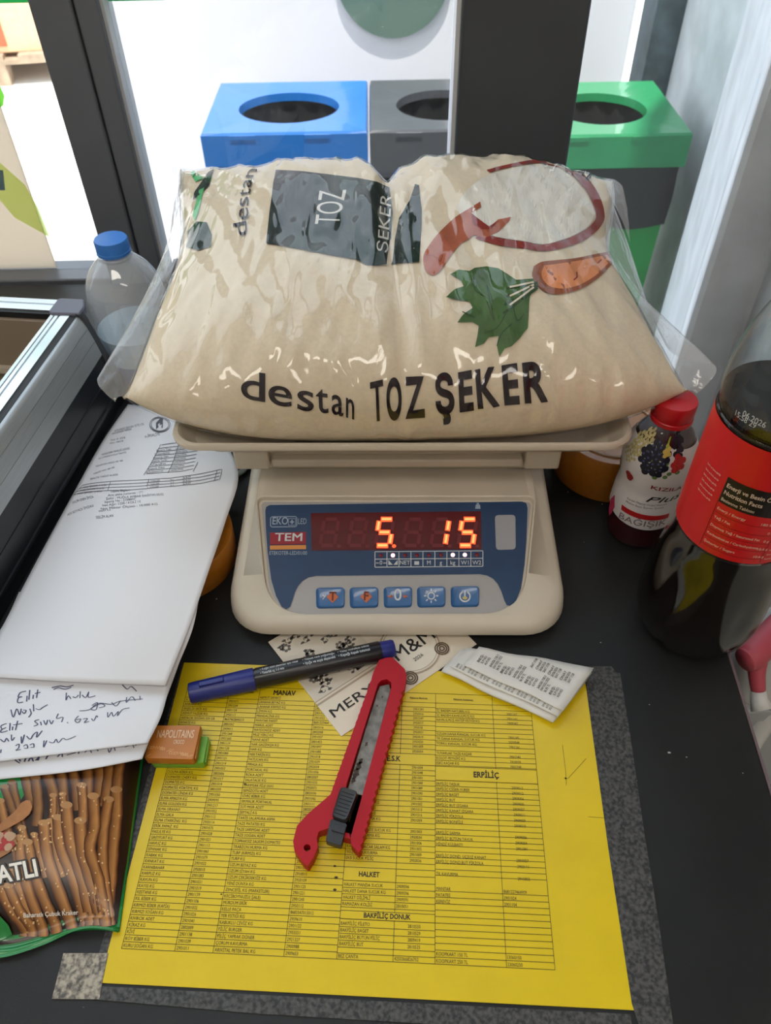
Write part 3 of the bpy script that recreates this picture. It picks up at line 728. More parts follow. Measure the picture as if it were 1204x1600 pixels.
MB().flat([S2(bi)], onbag2(-.0005), 12).build('beet_flesh_print', mat('bag_print_beet_light', srgb(222, 142, 92), .5, spec=.12, noise=.08, nscale=50), bagt)
bk = MB()
for A in ([(896, 437), (902, 432), (901, 424)], [(934, 410), (940, 405)], [(950, 398), (955, 400)]): stroke(bk, [(x, -y) for x, y in A], 2, onbag2(-.0003), dens=7)
bk.build('beet_mark_print', MATS['bag_print_maroon'], bagt)
sl = MB()
for q in ([(905, 258), (925, 262), (930, 270)], [(908, 252), (912, 268)], [(918, 256), (924, 272)], [(932, 264), (920, 274)]): stroke(sl, [(x, -y) for x, y in q], 3.5, onbag2(-.0004), dens=7)
sl.build('corner_lettering', M_txt, bagt)
# sealed ends: thin crimped film strips that run on past the sugar
M_seal = clear('seal_film', (.95, .96, .97, 1), 1.5, .12, bump=.9, bscale=160, haze=.22, stretch=(1, .25, 1))
def fin(name, L0, L1, n=46, m=9, ridge=.0006, droop=.01):
    """L0: points of the seam, L1: points of the free edge"""
    A = smooth_line(L0, 12); B = smooth_line(L1, 12); k = len(A); g = []
    for i in range(k):
        row = []
        for j in range(m):
            v = j / (m - 1); p = A[i].lerp(B[i], v)
            p = p + Vector((0, 0, droop * v * (1 - v))) + Vector((0, 0, ridge * math.sin(v * 44) + .0009 * MN.noise(Vector((i * .35, v * 2, 5)))))
            row.append(loc(p))
        g.append(row)
    MB().grid(g).build(name, M_seal, bagt, smooth='all')
def seam(s_, t_): return bag(s_, t_)
V3 = lambda px, py, Y: aty(px, py, Y)
fin('end_seal', [seam(-.985, .02), seam(-.985, .2), seam(-.97, .27), seam(-.97, .33)], [V3(180, 628, .452), V3(152, 596, .462), V3(176, 558, .50), V3(232, 476, .57)])
fin('end_seal', [seam(.985, .02), seam(.985, .2), seam(.97, .27), seam(.97, .36)], [V3(1086, 618, .445), V3(1118, 574, .455), V3(1046, 548, .50), V3(1002, 452, .60)])
fin('end_seal', [seam(-.965, .33), seam(-.965, .40), seam(-.965, .46)], [V3(262, 388, .64), V3(272, 310, .69), V3(268, 262, .715)], ridge=.0003)
fin('end_seal', [seam(.96, .36), seam(.955, .42), seam(.95, .46)], [V3(984, 380, .63), V3(980, 330, .66), V3(972, 290, .68)], ridge=.0003)

# ------------------------------------------------------------------ yellow price code list
LX, LY = -.165637, .110698
ylist = thing('price_code_list', 'yellow landscape list of product codes taped flat on the black counter', 'paper', (LX, LY, .0002), CA)
Lf = lambda h: (lambda x, y: (x / 1000, y / 1000, h))
M_yel = mat('yellow_paper', srgb(224, 194, 20), .33, noise=.03, nscale=30)
sh = MB().flat([rect(0, 297, 0, 210)], Lf(.0005), 60)
sh.box(0, .297, 0, .210, 0, .0004); sh.build('sheet', M_yel, ylist)
lines = MB(); hl = lambda x0, x1, y: stroke(lines, [(x0, y), (x1, y)], .28, Lf(.0007)); vl = lambda x, y0, y1: stroke(lines, [(x, y0), (x, y1)], .28, Lf(.0007))
PT = 3.633; YB = 17.6
ry = lambda k: YB + PT * k                # line under row k from the bottom
for x in (7.6, 38.6, 60.8, 101.8): vl(x, YB, 191)
for x in (132.2, 164.3, 188.2, 228.6, 255.8): vl(x, YB if x != 164.3 else YB, 191)
for k in range(46): hl(7.6, 132.2, ry(k))
hl(7.6, 255.8, 191)
for y in [183.4, 179.7] + [176.1 - 3.56 * k for k in range(10)] + [136.0] + [132.5 - 3.56 * k for k in range(18)] + [68.3, 60.4, 56.4, 52.7, 49.1, 45.4, 43.5, 38.9, 34.7, 31.1, 27.5, 23.9, 20.8, 17.6]: hl(132.2, 188.2, y)
for y in (64.4,): hl(164.3, 188.2, y)
ys_r = [191, 183.4, 179.2, 175.7] + [175.7 - 3.56 * i for i in range(1, 12)] + [135.8, 126, ] + [122.2 - 3.53 * i for i in range(0, 17)]
for y in ys_r: hl(188.2, 255.8, y)
for k in range(12): hl(188.2, 255.8, 17.6 + 3.56 * k)
lines.build('table_lines', M_ink, ylist)
A_ = """A|2901011;ANKARA KG|2901234;ANJELİK ERİK KG|2901124;ARMUT FAZLIK KG|2950111;ARPACIK SOĞAN 500 GR|8657462840010;AVAKİS KG|2801062;AYSBERG KG|2909011;BAL KABAĞI KG|2901268;BEYAZ LAHANA|2901260;BROKOLİ KG|2901119;BÖRÜLCE KG|2901120;BRÜKSEL KG|2901084;ÇİLEK KG|2901121;DAĞ MARULU KG|2901214;DEREOTU ADET|2901053;DOLMA BİBER KG|2802006;DOMATES CHERY KG|2901017;DOMATES KG|2901014;DOMATES KOKTEYL KG|2801030;DOMATES LİNDA KG|2901050;ELMA AMASYA KG|2909595;ELMA GOLDEN KG|2901217;ELMA GRANNY|2901052;ELMA GALA|2901112;ELMA STARKİNG  KG|2950114;ERİK PAPAZ  KG|2901075;FASULYE KG|2901028;GREYFURT KG|2901021;HAVUÇ KG|2901113;ISPANAK KG|2901060;KABAK KG|2901079;KANKAT KG|2901022;KARNIBAHAR|2950015;KARPUZ KG|2901083;KAVUN KG|2901031;KAYISI KG|2901019;KESTANE KG|2901139;KIL BİBER KG|2901106;KIRMIZI BİBER (KAPİA)|2901032;KIRMIZI SOĞAN KG|2901026;KIVIRCIK ADET|2901041;KİRAZ KG|2802009;KİVİ|2901138;KÖY BİBER KG|2901039;KURU SOĞAN KG|2901011"""
B_ = """ARMUT DEVECİ|2901012;LAHANA BEYAZ KG|2901016;LAHANA KIRMIZI KG|2901027;LİMON KG|2901031;MANDALİNA KG|2901033;MANTAR PAKET|8681227464;MARUL ADET|2802016;MAYDONOZ ADET|2802008;MUZ YERLİ KG|2901057;NANE ADET|2801453;NAR GAZİPAŞA KG|2901097;NAR KG|2901080;NEKTARİN KG|2901018;PATLICAN KG|2901029;PIRASA KG|2902004;PORTAKAL KG|2901056;ROKA ADET|2802007;SALATALIK KG|2901035;SARIMSAK FİLE 250G|2950072;SEMİZOTU ADET|2802036;SİVRİ BİBER KG|2901046;SIKMALIK PORTAKAL|2901111;SÜT MISIR ADET|2802035;ŞEFTALİ KG|2901014;TARİŞ SALAMURA ASMA|2901161;TAZE PATATES KG|2901044;TAZE SARIMSAK ADET|2901045;TAZE SOĞAN ADET|2802010;TOPRAKSIZ SALKIM DOMATES|2901049;TRABZON HURMA KG|2901051;TURP (KIRMIZI) KG|2901052;TURP KG|2901054;ÜZÜM BEYAZ KG|2901013;ÜZÜM SİYAH KG|2910015;ÜZÜM ÇEKİRDEKSİZ KG|2950109;YENİ DÜNYA KG|2901125;ZENCEFİL KG (MARKETLER)|2901221;KEÇİBOYNUZU( ŞALE)|2901245;MÜRDÜM ERİK|2950112;KELLE PAÇA|8683347013012;YER FISTIĞI KG|2959610;KABUKLU CEVİZ KG|2901122;PİLİÇ BURGER|2955551;PİLİÇ YAPRAK DÖNER|2921327;ÇORUM KAVURMA|2900988;ARIVİTAL PETEK BAL KG|2909653"""
TXT_RES[0] = 2; tx = MB(); LT = Lf(.0007)
def cell(s_, x, y, w, align='l', h=1.95):
    if not s_: return
    tw = text_geo(s_, 0)[2] * h * .80
    put_text(tx, s_, LT, x, y, h, w=min(tw, w), align=align)
L_ = A_.split(';'); n_ = len(L_)
for i, r_ in enumerate(L_):
    a, b = r_.split('|'); y = ry(n_ - 1 - i) + .85
    cell(a, 8.4, y, 29.5); cell(b, 39.4, y, 20.5)
L_ = B_.split(';'); n_ = len(L_)
for i, r_ in enumerate(L_):
    a, b = r_.split('|'); y = ry(n_ - 1 - i) + .85
    cell(a, 61.6, y, 39.5); cell(b, 102.6, y, 24)
for i, s_ in enumerate('2901283,2950016,2901247,2950017,295018,2950021,2950019,2950020,2901009,2950054'.split(',')): cell(s_, 176, 177.0 - i * 3.56, 20, 'c')
for i, s_ in enumerate('İNEK PEYNİRİ KG,KÖY PEYNİRİ KG,LOR PEYNİRİ KG,TULUM KG,ZEYTİN KG,SİYAH ZEYTİN KG,YEŞİL ZEYTİN KG,KIRMA ZEYTİN,BAL KG,TEREYAĞI KG'.split(',')): cell(s_, 133, 177.0 - i * 3.56, 30)
for i, s_ in enumerate('2901004,2901048,2901001,2901088,2901089,2901090,2901001,2901002,2901010,2901016,2901059,,2901003,2950034,2901006,2901005,2901009,2950036'.split(',')): cell(s_, 176, 133.4 - i * 3.56, 20, 'c')
for i, s_ in enumerate('DANA BUT KG,DANA KUŞBAŞI KG,DANA KIYMA KG,DANA BONFİLE KG,DANA PİRZOLA KG,KUZU BUT KG,KUZU KOL KG,KUZU PİRZOLA KG,DANA İNCİK KG,KASAP KÖFTE KG,DANA KAVURMA KG,,ACI DANA ENTE SUCUK KG,DANA KAVURMA KG,PASTIRMA,KANGAL MACAR SALAM KG,YOZGAT KAVURMA,EKB SUCUK PİLİÇ'.split(',')): cell(s_, 133, 133.4 - i * 3.56, 30)
for s_, c_, y in (('HALKET MANDA SUCUK', '2909594', 57.3), ('HALKET DANA SUCUK KG', '2909596', 53.6), ('HALKET DİLİMLİ', '2909591', 50), ('RAMAZAN KOLİSİ', '2810051', 46.3)):
    cell(s_, 133, y, 30.6); cell(c_, 165, y, 20)
for s_, c_, y in (('BAKPİLİÇ FİLETO', '2810550', 35.6), ('BAKPİLİÇ BAGET', '2810529', 32), ('BAKPİLİÇ BÜTÜN PİLİÇ', '2809419', 28.4), ('BAKPİLİÇ BUT', '2810525', 24.8)):
    cell(s_, 133, y, 30.6); cell(c_, 176, y, 20, 'c')
cell('BEZ ÇANTA', 133, 18.4, 30); cell('4250366826752', 165, 18.4, 22.6)
G_ = [(0, 'İÇ BADEM NATUREL KG', '2901167'), (1, 'İÇ BADEM KAVRULMUŞ KG', '2901162'), (2, 'KAVRULMUŞ ANTEP FISTIĞI KG', '2909587'), (5, 'ÖZLEM DANA KANGAL SUCUK KG', '2901145'), (6, 'TK DANA KANGAL SUCUK KG', '2020544'), (7, 'TORKU KANGAL SUCUK KG', '2901241'),
      (9, 'YUVARLAK TAZE KAŞAR', '2901240'), (10, 'KOLOT PEYNİRİ KG', '2910028'), (11, 'ESKİ KAŞAR KG', '2901248'), (15.1, 'ERPİLİÇ TAŞLIK', '2909013'), (16.1, 'ERPİLİÇ CİĞER-YÜREK', '2909012'), (17.1, 'ERPİLİÇ BAGET', '2909006'), (18.1, 'ERPİLİÇ BUT', '2909005'),
      (19.1, 'ERPİLİÇ BUT IZGARA', '2909007'), (20.1, 'ERPİLİÇ KANAT IZGARA', '2909011'), (21.1, 'ERPİLİÇ PİRZOLA', '2909009'), (22.1, 'ERPİLİÇ BONFİLE', '2909010'), (24.1, 'ERPİLİÇ SARMA', '2909006'), (25.1, 'ERPİLİÇ BÜTÜN TAVUK', '2909004'), (26.1, 'HİNDİ KÜLBASTI', '2901091'),
      (28.1, 'ERPİLİÇ DOND. UÇSUZ KANAT', '2850057'), (29.1, 'ERPİLİÇ DOND.BUT PİRZOLA', '2950111'), (31.1, 'TK KAVURMA', '2915852')]
for i, s_, c_ in G_:
    cell(s_, 188.9, 176.5 - 3.56 * i, 38.5); cell(c_, 242, 175.6 - 3.56 * i, 22, 'c')
for s_, c_, y in (('MANTAR', '8681227464909', 57.2), ('PATATES', '2901024', 53.6), ('KEREVİZ', '2901104', 50), ('KOOPKART 150 TL', '13060150', 21.9), ('KOOPKART 250 TL', '23060250', 18.3)):
    cell(s_, 188.9, y, 38.5); cell(c_, 229.3, y, 25)
tx.build('table_text', M_ink, ylist)
def heading(s_, x, y, h, bold=.04):
    m_ = MB(); put_text(m_, s_, Lf(.0010), x, y, h, align='c', bold=bold, sx_=.85); m_.build('heading_text', M_ink, ylist)
heading('MANAV', 79, 185.3, 3.9)
for s_, x in (('Malzeme Açıklaması', 23), ('Malzeme Barkodu', 50), ('Malzeme Barkodu', 176), ('Malzeme Açıklaması', 208)): heading(s_, x, 186, 1.5, .02)
for x0, x1, y0, y1 in ((132.5, 187.9, 136.3, 143.7), (188.5, 255.5, 126.4, 135.4), (132.5, 164, 60.7, 68), (132.5, 187.9, 39.2, 43.2)): MB().flat([rect(x0, x1, y0, y1)], Lf(.0008)).build('heading_field', M_yel, ylist)
heading('E.S.K', 160, 138.2, 3.9); heading('ERPİLİÇ', 222, 129, 4.0); heading('HALKET', 148, 63, 3.0); heading('BAKPİLİÇ DONUK', 160, 40, 2.8)
mk2 = MB()
def sheet_mm(px, py):
    p = at(px, py); dx, dy = p.x - LX, p.y - LY; c_, s_ = math.cos(CA), math.sin(CA); return ((c_ * dx + s_ * dy) * 1000, (-s_ * dx + c_ * dy) * 1000)
for px, py, r_ in ((523, 1354, .9), (525, 1372, 1.2), (523, 1391, 1.1), (346, 1398, .6), (383, 1226, .9), (883, 1217, .9)): mk2.flat([circ(*sheet_mm(px, py), r_, 8, r_ * .7)], LT)
for q in ([(878, 1165), (883, 1205), (884, 1228)], [(886, 1218), (915, 1186)], [(918, 1277), (944, 1279)]): stroke(mk2, [sheet_mm(*v) for v in q], .22, LT)
mk2.build('ink_marks', mat('worn_mark', srgb(70, 58, 20), .7), ylist)
# worn clear tape round the list
M_tape = mat('worn_tape', srgb(38, 39, 41), .6, col2=srgb(82, 81, 79), nscale=420, detail=2, bump=.4, bscale=500)
M_tape2 = mat('worn_tape_bright', srgb(84, 80, 74), .5, col2=srgb(176, 166, 148), nscale=380, detail=2, bump=.4, bscale=500)
def tape(name, px, label, m, h=.0006):
    pts = [at(*q) for q in px]; o_ = sum(pts, Vector()) / len(pts)
    o = MB().prism([(p.x - o_.x, p.y - o_.y) for p in pts], lambda x, y: (x, y, 0), lambda x, y: (x, y, h)).build(name, m)
    o.location = (o_.x, o_.y, .00015); tag(o, label, 'tape', 'worn tape strips round the yellow list'); return o
tape('tape_strip', [(914, 1042), (955, 1042), (962, 1052), (968, 1052), (984, 1150), (1004, 1290), (1028, 1440), (1052, 1610), (1000, 1610), (986, 1568), (950, 1330), (917, 1090)], 'worn grey tape strip along the right edge of the yellow list', M_tape)
tape('tape_strip', [(152, 1541), (560, 1563), (984, 1585), (986, 1600), (985, 1612), (700, 1602), (400, 1584), (148, 1562)], 'worn grey tape strip along the front edge of the yellow list', M_tape, .0005)
tape('tape_strip', [(100, 1490), (170, 1490), (160, 1537), (156, 1562), (82, 1561)], 'short bright scuffed tape piece by the front left list corner', M_tape2, .0009)
tape('tape_strip', [(240, 1180), (268, 1100), (284, 1040), (287, 1036), (270, 1110), (230, 1262), (176, 1462), (154, 1538), (140, 1538), (170, 1440), (205, 1310)], 'narrow dull tape strip along the left edge of the yellow list', M_tape, .0004)

TXT_RES[0] = 4
# ------------------------------------------------------------------ invitation card
co = at(533, 1152); ce = (at(690, 1045) - co); ANG = math.atan2(ce.y, ce.x)
card = thing('invitation_card', 'cream invitation card with a grey floral corner slipped under the scale', 'card', (co.x, co.y, .0009), ANG)
MB().prism(rect(0, .125, 0, .098), lambda x, y: (x, y, 0), lambda x, y: (x, y, .0005)).build('card_sheet', mat('card_cream', srgb(226, 214, 194), .6), card)
def tocard(px, py):
    p = at(px, py, .0014); dx, dy = p.x - co.x, p.y - co.y; c_, s_ = math.cos(ANG), math.sin(ANG); return (c_ * dx + s_ * dy, -s_ * dx + c_ * dy)
CF = lambda h: (lambda x, y: (x, y, .0005 + h))
q0 = tocard(440, 1065)
orn = MB(); yb_ = .030
MB().flat([rect(.0005, .060, yb_ + .003, .0975)], CF(.00008)).build('patterned_field', mat('card_field', srgb(214, 204, 188), .6), card)
rr = random.Random(3)
for _ in range(46):
    x, y = rr.uniform(.003, .052), rr.uniform(yb_ + .007, .092); a = rr.uniform(0, 6.28); r_ = rr.uniform(.002, .0045); sg_ = rr.choice((-1, 1))
    pts = [(x + r_ * (1 - k / 14) * math.cos(a + sg_ * k * .55), y + r_ * (1 - k / 14) * math.sin(a + sg_ * k * .55)) for k in range(13)]
    stroke(orn, pts, .0006, CF(.00016))
    for k in (0, 3, 6):
        lx, ly = pts[k]; an = a + sg_ * k * .55
        orn.flat([[(lx + .0016 * math.cos(an + t_) * (1 if i else 1.6), ly + .0012 * math.sin(an + t_)) for i, t_ in enumerate((0, 1.3, 2.5, 3.8, 5.1))]], CF(.00016))
for x, y in ((.01, .05), (.03, .047), (.02, .07), (.042, .062), (.05, .085), (.008, .085)):
    for k in range(6): orn.flat([circ(x + .0026 * math.cos(k * 1.047), y + .0026 * math.sin(k * 1.047), .0014, 7)], CF(.00016))
orn.build('floral_print', mat('card_ornament', srgb(112, 106, 100), .6), card)
bnd = MB()
for yy, w_ in ((yb_, .0016), (yb_ + .0027, .0007)): stroke(bnd, [(.0, yy), (.125, yy)], w_, CF(.0002))
M_tan = mat('card_tan', srgb(176, 158, 134), .5)
bnd.build('border_band', M_tan, card)
mc = tocard(640, 1012)
rg = MB(); MB().flat([circ(*mc, .0225, 40)], CF(.0003)).build('round_field', mat('card_pale', srgb(232, 224, 208), .6), card)
for r_, w_ in ((.0228, .0012), (.0208, .0005)): stroke(rg, circ(*mc, r_, 44), w_, CF(.0005), True)
rg.build('ring_print', M_tan, card)
rs = MB()
for px, py in ((690, 1014), (641, 1060)):
    x, y = tocard(px, py)
    for r_ in (.0052, .0036, .0018): stroke(rs, circ(x, y, r_, 14), .0011, CF(.0007), True)
rs.build('rose_print', mat('card_rose', srgb(96, 78, 58), .5), card)
ct_ = MB(); p0, p1 = tocard(522, 1122), tocard(590, 1076)
ra = math.atan2(p1[1] - p0[1], p1[0] - p0[0])
put_text(ct_, 'MERYEM', CF(.0004), *p0, .0076, rot=ra, w=.056, bold=.004)
x, y = tocard(622, 1034)
put_text(ct_, 'M&M', CF(.0006), x, y, .012, rot=ra - .02, w=.036, bold=.006)
x, y = tocard(648, 1034); put_text(ct_, '2026', CF(.0006), x, y, .0030, rot=ra, w=.0085)
ct_.build('card_lettering', M_ink, card)

# ------------------------------------------------------------------ folded receipts
ra_, rb_ = at(689, 1050, .004), at(868, 1132, .004)
re = (rb_ - ra_); RL = re.length; RA = math.atan2(re.y, re.x)
rc = thing('receipt_bundle', 'bundle of folded white till receipts lying at the front right of the scale', 'receipt', (ra_.x, ra_.y, .0016), RA)
M_rec = mat('receipt_paper', srgb(222, 220, 214), .6)
def toplocal(px, py, z):
    p = at(px, py, z); dx, dy = p.x - ra_.x, p.y - ra_.y; c_, s_ = math.cos(RA), math.sin(RA); return c_ * dx + s_ * dy, -s_ * dx + c_ * dy
def ybk(x): return .024 + .31 * x          # the back edge stops at the scale
rtext = []
def receipt(k, x0, x1, z0, z1, y0, skew):
    """one folded strip: under side, round front fold, upper side"""
    prof = lambda x: [(ybk(x) * .9, z0 * .5 + .0002)] + [(y0 + .006 + (ybk(x) - y0 - .006) * .35, z0)] + [(y0 + .0045 - .0045 * math.sin(a), (z0 + z1) / 2 - (z1 - z0) / 2 * math.cos(a)) for a in [PI * i / 8 for i in range(9)]] + \
           [(y0 + .006 + (ybk(x) - y0 - .006) * f, z1 + (-.0006 * f)) for f in (.2, .5, .8, 1)]
    g = []
    for i in range(13):
        x = lerp(x0, x1, i / 12); g.append([(x + skew * y, y + .0006 * math.sin(i * .8 + k), max(z + .0004 * math.sin(i * 1.1 + k * 2 + y * 90), .0003)) for y, z in prof(x)])
    MB().grid(g).build('receipt_fold', M_rec, rc, smooth='all', solid=.00012)
receipt(0, .000, .086, .0006, .0050, .0000, .22)
receipt(1, .004, .087, .0055, .0078, .0040, .20)
receipt(2, .012, .088, .0082, .0108, .0085, .18)
rt = MB()
blocks = ['26/06/2026 17:08.13', 'ONAY KODU: 270222', '56.95 TL']
TZ = lambda x, y: (x, y, .0113)
rr = random.Random(5)
for j in range(7):
    for i, s_ in enumerate(('BEŞ:', 'SLM NO:', 'ALM NO:') if j % 2 == 0 else blocks):
        x = .020 + j * .0092 + i * .0027
        y = .0145 + rr.uniform(0, .001)
        put_text(rt, s_, TZ, x + .18 * y, y, .0019, rot=math.radians(84), w=min(.0125, .022 + .3 * x - y if False else .0125) * (1 if len(s_) > 8 else .6), bold=.012)
        y2 = y + .0145
        if y2 + .01 < ybk(x): put_text(rt, ['ONAY', '26/06/2026', 'SAAT 17:08'][i], TZ, x + .18 * y2, y2, .0019, rot=math.radians(84), w=.009, bold=.012)
rt.build('receipt_text', M_ink, rc)
rt2 = MB()
for j in range(8):
    for i, s_ in enumerate(('SLM NO', 'ALM 17', 'EKÜ 06')):
        x = .010 + j * .0095 + i * .0026
        put_text(rt2, s_, lambda a, b: (a, b, .0083), x, .0052, .0016, rot=math.radians(82), w=.0055 if False else .004, bold=.014)
rt2.build('receipt_text', M_ink, rc)

# ------------------------------------------------------------------ marker pen
m0, m1 = at(296, 1084, .009), at(616, 1013, .0088)
md_ = m1 - m0; MA = math.atan2(md_.y, md_.x); ML = md_.length
mkr = thing('marker_pen', 'black marker pen with a blue cap lying across the yellow list', 'marker', (m0.x, m0.y, .0010), MA)
def lathe_x(prof, flat=None):      # profile (x, r) turned round a lying axis at height .0085
    return MB().loft([[(x, r * math.cos(2 * PI * k / 28), .0084 + r * math.sin(2 * PI * k / 28)) for k in range(28)] for x, r in prof])
M_cap = mat('marker_blue', srgb(32, 42, 122), .38)
CL = (at(398, 1062, .0088) - m0).length
lathe_x([(0, .0066), (.0006, .0073), (.004, .0076), (CL * .6, .0080), (CL - .001, .0083), (CL, .0081), (CL, .0074)]).build('cap', M_cap, mkr, smooth=True)
cl = MB().box(.008, CL * .55, -.0018, .0018, .0155, .0178); cl.build('cap_clip', M_cap, mkr, bevel=.0006)
lathe_x([(CL - .002, .0070), (CL + .001, .0072), (CL + .0022, .0076), (ML - .012, .0076), (ML - .0105, .0072)]).build('barrel', mat('marker_black', srgb(22, 22, 28), .3), mkr, smooth=True)
lathe_x([(ML - .0106, .0068), (ML - .0015, .0066), (ML, .0058)]).build('end_plug', M_cap, mkr, smooth=True)
mt_ = MB()
def onbar(x, a_): a = a_ / .0077; return (x, -.0078 * math.sin(a) * -1 if False else .0078 * math.sin(a), .0084 + .0078 * math.cos(a))
for x, rows in ((CL + .005, ('• Kağıt üstü yazımlar için ideal', '• Yuvarlak uç 1-3 mm')), (CL + .036, ('• Yüksek renk yoğunluğu', '• Işığa ve suya dayanıklı')), (CL + .062, ('• Yatay muhafaza ediniz', '• Kapağı kapalı tutunuz'))):
    for i, s_ in enumerate(rows): put_text(mt_, s_, lambda u, v: onbar(u, v), x, .0012 - i * .0034, .0021, w=(.0275, .017)[i] if x < CL + .02 else .0235, bold=.012, refine=.0012)
mt_.build('barrel_text', M_wht, mkr)

# ------------------------------------------------------------------ craft knife
k0, k1 = at(481, 1345, .008), at(613, 1034, .008)
kd = k1 - k0; KA = math.atan2(kd.y, kd.x); kc, ks = math.cos(KA), math.sin(KA)
knife = thing('craft_knife', 'red plastic craft knife with a black slider lying on the yellow list', 'knife', (k0.x, k0.y, .0011), KA)
def tok(px, py, z=.009):
    p = at(px, py, z); dx, dy = p.x - k0.x, p.y - k0.y; return (kc * dx + ks * dy, -ks * dx + kc * dy)
ol = [(592, 1033), (604, 1029), (613, 1029), (632, 1047), (635, 1058), (633, 1070)]
rgt = []
for k in range(22):            # grip teeth down the right side
    f = k / 21; x, y = 632 - 67 * f, 1078 + 250 * f
    rgt += [(x, y), (x - 3.6 - 1.4, y + 6)]
lft = [(549, 1322), (546, 1304), (512, 1296), (498, 1301), (495, 1312), (497, 1324), (490, 1341), (481, 1355), (474, 1350), (460, 1330), (458, 1316), (464, 1292), (480, 1274), (516, 1243)]
lf2 = []
for k in range(18):
    f = k / 17; x, y = 519 + 61 * f, 1236 - 172 * f
    lf2 += [(x, y), (x + 1.0, y - 5)]
lf2 += [(584, 1050)]
outl = [tok(*p) for p in ol + rgt + lft + lf2]
hole = [tok(480 + 5.5 * math.cos(a), 1326 + 5.5 * math.sin(a)) for a in [2 * PI * k / 12 for k in range(12)]]
slot = [tok(*p) for p in [(590, 1071), (595, 1065), (604, 1063), (611, 1068), (611, 1076), (591, 1150), (567, 1240), (547, 1312), (530, 1308), (541, 1228), (570, 1135)]]
HK = .0095
def holed(outer, holes, z0, z1, name, m, parent, bev=.0008):
    vs, fs = fill([outer] + holes); b_ = MB()
    b_.add([(x, y, z1) for x, y in vs], fs); b_.add([(x, y, z0) for x, y in vs], fs)
    me_o = b_
    for L in [outer] + holes:
        n = len(L); k = len(me_o.v); me_o.v += [(x, y, z0) for x, y in L] + [(x, y, z1) for x, y in L]
        me_o.f += [(k + i, k + (i + 1) % n, k + n + (i + 1) % n, k + n + i) for i in range(n)]
    o = me_o.build(name, m, parent)
    bm = bmesh.new(); bm.from_mesh(o.data); bmesh.ops.remove_doubles(bm, verts=bm.verts, dist=1e-6); bmesh.ops.recalc_face_normals(bm, faces=bm.faces); bm.to_mesh(o.data); bm.free()
    if bev:
        md = o.modifiers.new('bevel', 'BEVEL'); md.width = bev; md.segments = 2; md.limit_method = 'ANGLE'; md.angle_limit = math.radians(50)
        o.data.polygons.foreach_set('use_smooth', [True] * len(o.data.polygons)); o.data.set_sharp_from_angle(angle=math.radians(50))
    return o
M_kred = mat('knife_red', srgb(176, 8, 28), .45, spec=.3)
holed(outl, [hole, slot], .0005, HK, 'handle', M_kred, knife, .0006)
MB().prism([tok(*p) for p in [(560, 1290), (596, 1050), (612, 1052), (600, 1120), (556, 1300), (536, 1304), (530, 1290)]], lambda x, y: (x, y, .0008), lambda x, y: (x, y, .002)).build('channel_floor', mat('knife_dark_red', srgb(150, 18, 30), .5), knife)
bl_ = MB().prism([tok(*p) for p in [(593, 1069), (608, 1066), (609, 1076), (566, 1240), (542, 1234), (571, 1135)]], lambda x, y: (x, y, .0045), lambda x, y: (x, y, .0052))
bl_.build('blade', mat('blade_steel', srgb(128, 124, 116), .5, metal=.35, noise=.3, nscale=160, detail=6), knife)
for px, py, r_ in ((572, 1160, .0016), (560, 1194, .0030), (556, 1205, .0034), (563, 1187, .0022), (552, 1216, .0024), (589, 1100, .0008), (597, 1086, .0008)):
    cxy = tok(px, py); rs_ = MB(); rs_.flat([[(cxy[0] + r_ * (1 + .4 * math.sin(k * 2.7)) * math.cos(2 * PI * k / 11), cxy[1] + r_ * .55 * (1 + .4 * math.cos(k * 3.1)) * math.sin(2 * PI * k / 11)) for k in range(11)]], lambda x, y: (x, y, .0054)); rs_.build('rust_stain', mat('rust', srgb(74, 62, 54), .8, noise=.4, nscale=300), knife)

M_kb = mat('knife_black', srgb(44, 44, 46), .45)
c4 = [tok(560, 1242), tok(533, 1233), tok(518, 1282), tok(541, 1290)]
up_ = ordered_rrect(c4, (.003,) * 4, 4); mx_ = sum(p[0] for p in up_) / len(up_); my_ = sum(p[1] for p in up_) / len(up_)
S_ = lambda k: [(mx_ + (x - mx_) * k, my_ + (y - my_) * k) for x, y in up_]
MB().loft([[(x, y, .006) for x, y in S_(.98)], [(x, y, .0125) for x, y in S_(1.0)], [(x, y, .0140) for x, y in S_(.93)], [(x, y, .0137) for x, y in S_(.80)]]).build('slider', M_kb, knife, smooth=True)
gr = MB()
for k in range(7):
    f = .16 + .68 * k / 6; A, B = Vector(c4[0]).lerp(Vector(c4[3]), f), Vector(c4[1]).lerp(Vector(c4[2]), f); A2, B2 = A.lerp(B, .14), A.lerp(B, .86)
    gr.tube([(A2.x, A2.y, .0138), (B2.x, B2.y, .0138)], .0004, 6)
g_ = gr.build('slider_ridges', M_kb, knife); g_['kind'] = 'stuff'
MB().prism(ordered_rrect([tok(543, 1291), tok(517, 1283), tok(509, 1318), tok(533, 1326)], (.0014,) * 4, 3), lambda x, y: (x, y, .006), lambda x, y: (x, y, .0120)).build('slider_lock', M_kb, knife, bevel=.0006)
MB().prism(ordered_rrect([tok(541, 1297), tok(520, 1291), tok(518, 1302), tok(538, 1308)], (.0008,) * 4, 3), lambda x, y: (x, y, .0118), lambda x, y: (x, y, .0130)).build('lock_rib', M_kb, knife, bevel=.0004)

